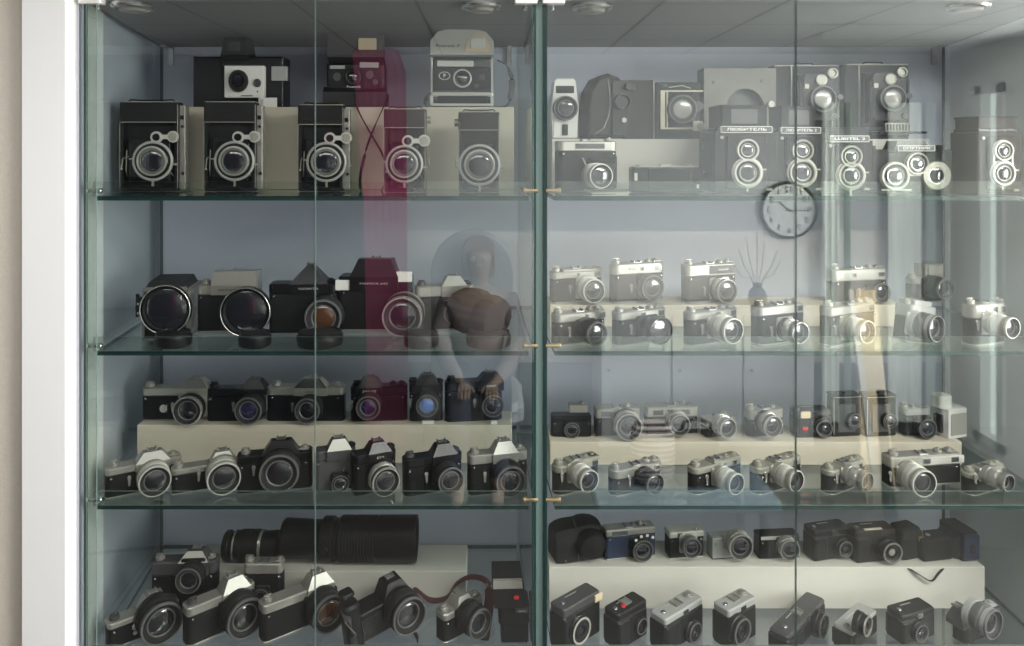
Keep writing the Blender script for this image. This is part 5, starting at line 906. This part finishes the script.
def skinned(name, nodes, edges, m, parent, sub=2, root=0):
    me = bpy.data.meshes.new(name); me.from_pydata([tuple(Vector(n[0])*.01) for n in nodes], edges, []); me.materials.append(MATS[m])
    o = bpy.data.objects.new(name, me); COL.objects.link(o); sk = o.modifiers.new('skin', 'SKIN'); sk.use_smooth_shade = True
    for i, n in enumerate(nodes):
        r = n[1]*.01; me.skin_vertices[0].data[i].radius = (r, r*(n[2] if len(n) > 2 else 1))
    me.skin_vertices[0].data[root].use_root = True
    s = o.modifiers.new('subd', 'SUBSURF'); s.levels = sub; s.render_levels = sub
    dg = bpy.context.evaluated_depsgraph_get(); me2 = bpy.data.meshes.new_from_object(o.evaluated_get(dg)); bpy.data.objects.remove(o)
    me2.name = name; o2 = bpy.data.objects.new(name, me2); COL.objects.link(o2); o2.parent = parent
    if not me2.materials: me2.materials.append(MATS[m])
    return o2
hc = Z(257, yv_)*100     # head centre height
nodes = [((0, 0, 54), 13, .75), ((0, -1, 66), 12, .7), ((0, -1, 80), 14, .65), ((0, 0, hc-21), 13, .6), ((0, 0, hc-15), 5.5), ((0, -1, hc-9), 5.2), ((0, -1.5, hc), 8.2, 1.1), ((0, -1, hc+6), 7, 1.1)]
edges = [(i, i+1) for i in range(7)]
for s in (-1, 1):
    b0 = len(nodes); nodes += [((s*17, 0, hc-23), 5.5), ((s*22, -3, hc-42), 4.4), ((s*16, -20, 62), 3.6), ((s*9, -34, 58), 2.6), ((s*7, -39, 57), 3.4, .5)]; edges += [(3, b0), (b0, b0+1), (b0+1, b0+2), (b0+2, b0+3), (b0+3, b0+4)]
    for k, (dx, L) in enumerate(((-2.6, 5.5), (-.9, 7), (.8, 6.6), (2.4, 5.2))):
        q = len(nodes); nodes += [((s*7+dx, -42, 57), .95), ((s*7+dx, -42-L*.55, 56), .85), ((s*7+dx, -42-L, 53.6), .7)]; edges += [(b0+4, q), (q, q+1), (q+1, q+2)]
    q = len(nodes); nodes += [((s*7-s*3.6, -38, 56.5), 1.0), ((s*7-s*5.2, -42, 55), .85)]; edges += [(b0+4, q), (q, q+1)]
    b0 = len(nodes); nodes += [((s*9, -4, 52), 9), ((s*10, -42, 50), 6.2), ((s*10, -44, 14), 4.2), ((s*10, -44, 6), 3.6), ((s*10, -54, 4), 3.2, .8)]; edges += [(0, b0), (b0, b0+1), (b0+1, b0+2), (b0+2, b0+3), (b0+3, b0+4)]
bd = skinned('body', nodes, edges, 'skin', pr_)
nodes = [((0, 0, 52), 15, .85), ((0, -1, 66), 14, .8), ((0, -1, 80), 16, .75), ((0, 0, hc-21), 15, .7)]; edges = [(0, 1), (1, 2), (2, 3)]
for s in (-1, 1):
    b0 = len(nodes); nodes += [((s*17, 0, hc-23), 7), ((s*22, -3, hc-42), 5.8), ((s*16, -20, 62), 5), ((s*10, -32, 59), 4)]; edges += [(3, b0), (b0, b0+1), (b0+1, b0+2), (b0+2, b0+3)]
skinned('blouse', nodes, edges, 'blouse', pr_)
nodes = [((0, 0, 53), 14, .85)]; edges = []
for s in (-1, 1): b0 = len(nodes); nodes += [((s*9, -5, 52), 10.5), ((s*10, -42, 50), 7.6), ((s*10, -44, 12), 5.8)]; edges += [(0, b0), (b0, b0+1), (b0+1, b0+2)]
skinned('trousers', nodes, edges, 'trousers', pr_)
part('hair', pr_, 'hair', lambda b: b.rings([[(rx*math.cos(a), (1.2+(ry*math.sin(a) if math.sin(a) > -.25 else -ry*.25)), z) for a in [2*PI*k/32 for k in range(32)]] for rx, ry, z in ((8.8, 7, hc-10), (9.8, 9.5, hc-6), (9.9, 10.4, hc), (9.4, 10.6, hc+5), (7.8, 9.6, hc+9.5), (4.8, 6.5, hc+12.4), (.5, .6, hc+13.4))], smooth=True))
part('nose', pr_, 'skin', lambda b: b.hexa([(-1.3, -12.0, hc-3), (1.3, -12.0, hc-3), (-1.6, -9, hc-3), (1.6, -9, hc-3), (-.5, -10.3, hc+1.6), (.5, -10.3, hc+1.6), (-.6, -8.5, hc+1.6), (.6, -8.5, hc+1.6)]))
for s in (-1, 1): part('eye', pr_, 'white', lambda b: (b.lathe([(1.3, 0), (1.1, .5), (.01, .8)], (s*3.2, -9.4, hc+1.2), '-y', 16), b.mat('plastic').lathe([(.6, .55), (.5, .8), (.01, .95)], (s*3.2, -9.4, hc+1.2), '-y', 14))); part('ear', pr_, 'skin', lambda b: b.slab(1.2, 2.4, hc-3, hc+2.6, .5, .3, cx=s*8.6, cy=-1))
part('mouth', pr_, 'red', lambda b: b.plate(4.0, .9, -10.2, -9.2, .4, .1, 0, hc-5.6))
# striped cushion and black bag on a bench
yb = 1.9; zb = Z(482, yb)
t = thing('bench', 'pale blue bench in the room, mirrored low in the right case door', 'bench', (X(678, yb), -yb-.02, 0)); mat('bench_blue', (0.12, 0.16, 0.20), 0.6)
part('seat', t, 'bench_blue', lambda b: b.slab(80, 42, zb*100-5, zb*100, 2, 1))
for sx in (-1, 1):
    for sy in (-1, 1): part('leg', t, 'plastic_gray', lambda b: b.cyl(2, zb*100-4.9, (sx*34, sy*15, 0), 'z', 14))
m = bpy.data.materials.new('striped_cloth'); m.use_nodes = True; nt = m.node_tree; bs = nt.nodes['Principled BSDF']; bs.inputs['Roughness'].default_value = .9
tc = nt.nodes.new('ShaderNodeTexCoord'); wv = nt.nodes.new('ShaderNodeTexWave'); wv.bands_direction = 'Z'; wv.inputs['Scale'].default_value = 14; rp = nt.nodes.new('ShaderNodeValToRGB'); rp.color_ramp.elements[0].position = .45; rp.color_ramp.elements[1].position = .55; rp.color_ramp.elements[0].color = (.06, .06, .08, 1); rp.color_ramp.elements[1].color = (.62, .54, .52, 1)
nt.links.new(tc.outputs['Object'], wv.inputs[0]); nt.links.new(wv.outputs[1], rp.inputs[0]); nt.links.new(rp.outputs[0], bs.inputs[0]); MATS['striped_cloth'] = m
def cushion(b, w_, h_, d_):
    n = 28; b.rings([[(w_/2*k*math.copysign(abs(math.cos(a))**.45, math.cos(a)), y, h_/2+h_/2*k*math.copysign(abs(math.sin(a))**.45, math.sin(a))) for a in [2*PI*i/n for i in range(n)]] for y, k in ((-d_/2, .3), (-d_*.42, .75), (-d_*.2, .97), (0, 1), (d_*.2, .97), (d_*.42, .75), (d_/2, .3))], smooth=True)
b = mb('striped_cloth'); cushion(b, 20, 28, 12); o = b.build('cushion'); o.location = (X(652, yb), -yb, zb+.002); tag(o, 'striped cushion standing on the bench, mirrored in the right case door', 'cushion')
t = thing('handbag', 'black bag standing beside the striped cushion, mirrored in the right case door', 'bag', (X(696, yb), -yb, zb+.001)); part('bag_body', t, 'matte_black', lambda b: b.slab(20, 12, 0, 23, 3, 2, taper=.6)); part('handle', t, 'matte_black', lambda b: b.tube([(-7, 0, 22), (-6, 0, 27), (0, 0, 29), (6, 0, 27), (7, 0, 22)], .8, 8))
# pale slanted boards leaning on the far side, with a dark strip added for the shaded gap
yl = 2.4
def lean(name, label, m, pts, th=.02, y=yl):
    b = mb(m); P = [V(px, py, y) for px, py in pts]; n = len(P)
    b.add([tuple(p) for p in P]+[(p.x, p.y-th, p.z) for p in P], [tuple(range(n)), tuple(range(n, 2*n))[::-1]]+[(i, i+n, (i+1) % n+n, (i+1) % n) for i in range(n)])
    o = b.build(name, scale=1); return tag(o, label, 'board') 
mat('beige_board', (0.80, 0.66, 0.46), 0.6); mat('pale_board', (0.80, 0.78, 0.74), 0.6)
def floorpx(y): return PY+ZC*F/(D0+y)
lean('leaning_board', 'wide beige board leaning upright in the room, mirrored right of the door seam', 'beige_board', [(855, 290), (875, 290), (895, 487), (900, floorpx(yl)), (868, floorpx(yl)), (862, 487)])
lean('leaning_board', 'narrow pale strip leaning beside the beige board, mirrored right of the door seam', 'pale_board', [(848, 290), (853, 290), (880, 487), (886, floorpx(yl)), (880, floorpx(yl)), (873, 487)], y=2.2)
lean('leaning_board', 'dark strip added for the shaded gap beside the beige board, mirrored', 'plastic', [(878, 390), (884, 390), (893, 487), (898, floorpx(2.1)), (886, floorpx(2.1)), (882, 487)], y=2.1)
# low white cupboard with a vase of bare twigs in front of the bright wall
yt = 2.95; t = thing('cupboard', 'low grey cupboard against the bright wall, mirrored in the right case door', 'cupboard', (X(700, yt), -yt-.02, 0)); hh = Z(305, yt)*100
part('carcass', t, 'room_grey', lambda b: b.box(-62, 62, -14, 16, 6, hh)); 
for i in range(3): d_ = part('door', t, 'room_grey', lambda b: b.plate(40, hh-12, -16, -14, 1, .3, -41+i*41, (hh+6)/2)); part('handle', d_, 'steel', lambda b: b.cyl(.8, 2, (-41+i*41+16, -16, hh*.6), '-y', 12))
part('plinth', t, 'plastic_gray', lambda b: b.box(-60, 60, -12, 14, 0, 6.2)); t.rotation_euler = (0, 0, PI)
t = thing('twig_vase', 'small vase with bare thin twigs standing on the cupboard, mirrored below the clock', 'vase', (X(757, yt), -yt, hh*.01)); part('vase', t, 'darkgray', lambda b: b.lathe([(4, 0), (5.5, 3), (5, 8), (2.4, 11), (3, 13), (2.4, 13), (2, 11)], seg=28))
part('twigs', t, 'hair', lambda b: [b.tube([(0, 0, 8), (x*.3, y*.2, 16), (x*.7, y*.6, z*.7), (x, y, z)], .28, 6) for x, y, z in ((-12, 2, 34), (-6, -3, 40), (-1, 2, 44), (5, -2, 36), (11, 2, 33), (14, -1, 26), (-14, 1, 24))])
# vertical blind strips at the right end of the far wall
mat('blind', (0.82, 0.86, 0.83), 0.8); mat('blind_green', (0.58, 0.66, 0.62), 0.8)
for i, (a, c, m_, nm_) in enumerate(((822, 838, 'blind', 'left'), (844, 850, 'blind_green', 'narrow'), (888, 920, 'blind', 'middle'), (926, 934, 'blind_green', 'slim'), (942, 962, 'blind', 'right'))):
    b = mb(m_); b.rings([[(X(a+(c-a)*k/10, 3.1), -3.1+.012*math.sin(k*1.5), z) for k in range(11)]+[(X(a+(c-a)*k/10, 3.1), -3.11+.012*math.sin(k*1.5), z) for k in range(10, -1, -1)] for z in (.1, Z(62, 3.1)-.25)], smooth=False)
    o = b.build('blind_panel', scale=1); tag(o, '%s fabric panel on the far wall, mirrored at the right' % {'left': 'leftmost wide pale', 'narrow': 'narrow green', 'middle': 'middle wide pale', 'slim': 'slim green', 'right': 'rightmost pale'}[nm_], 'blind')
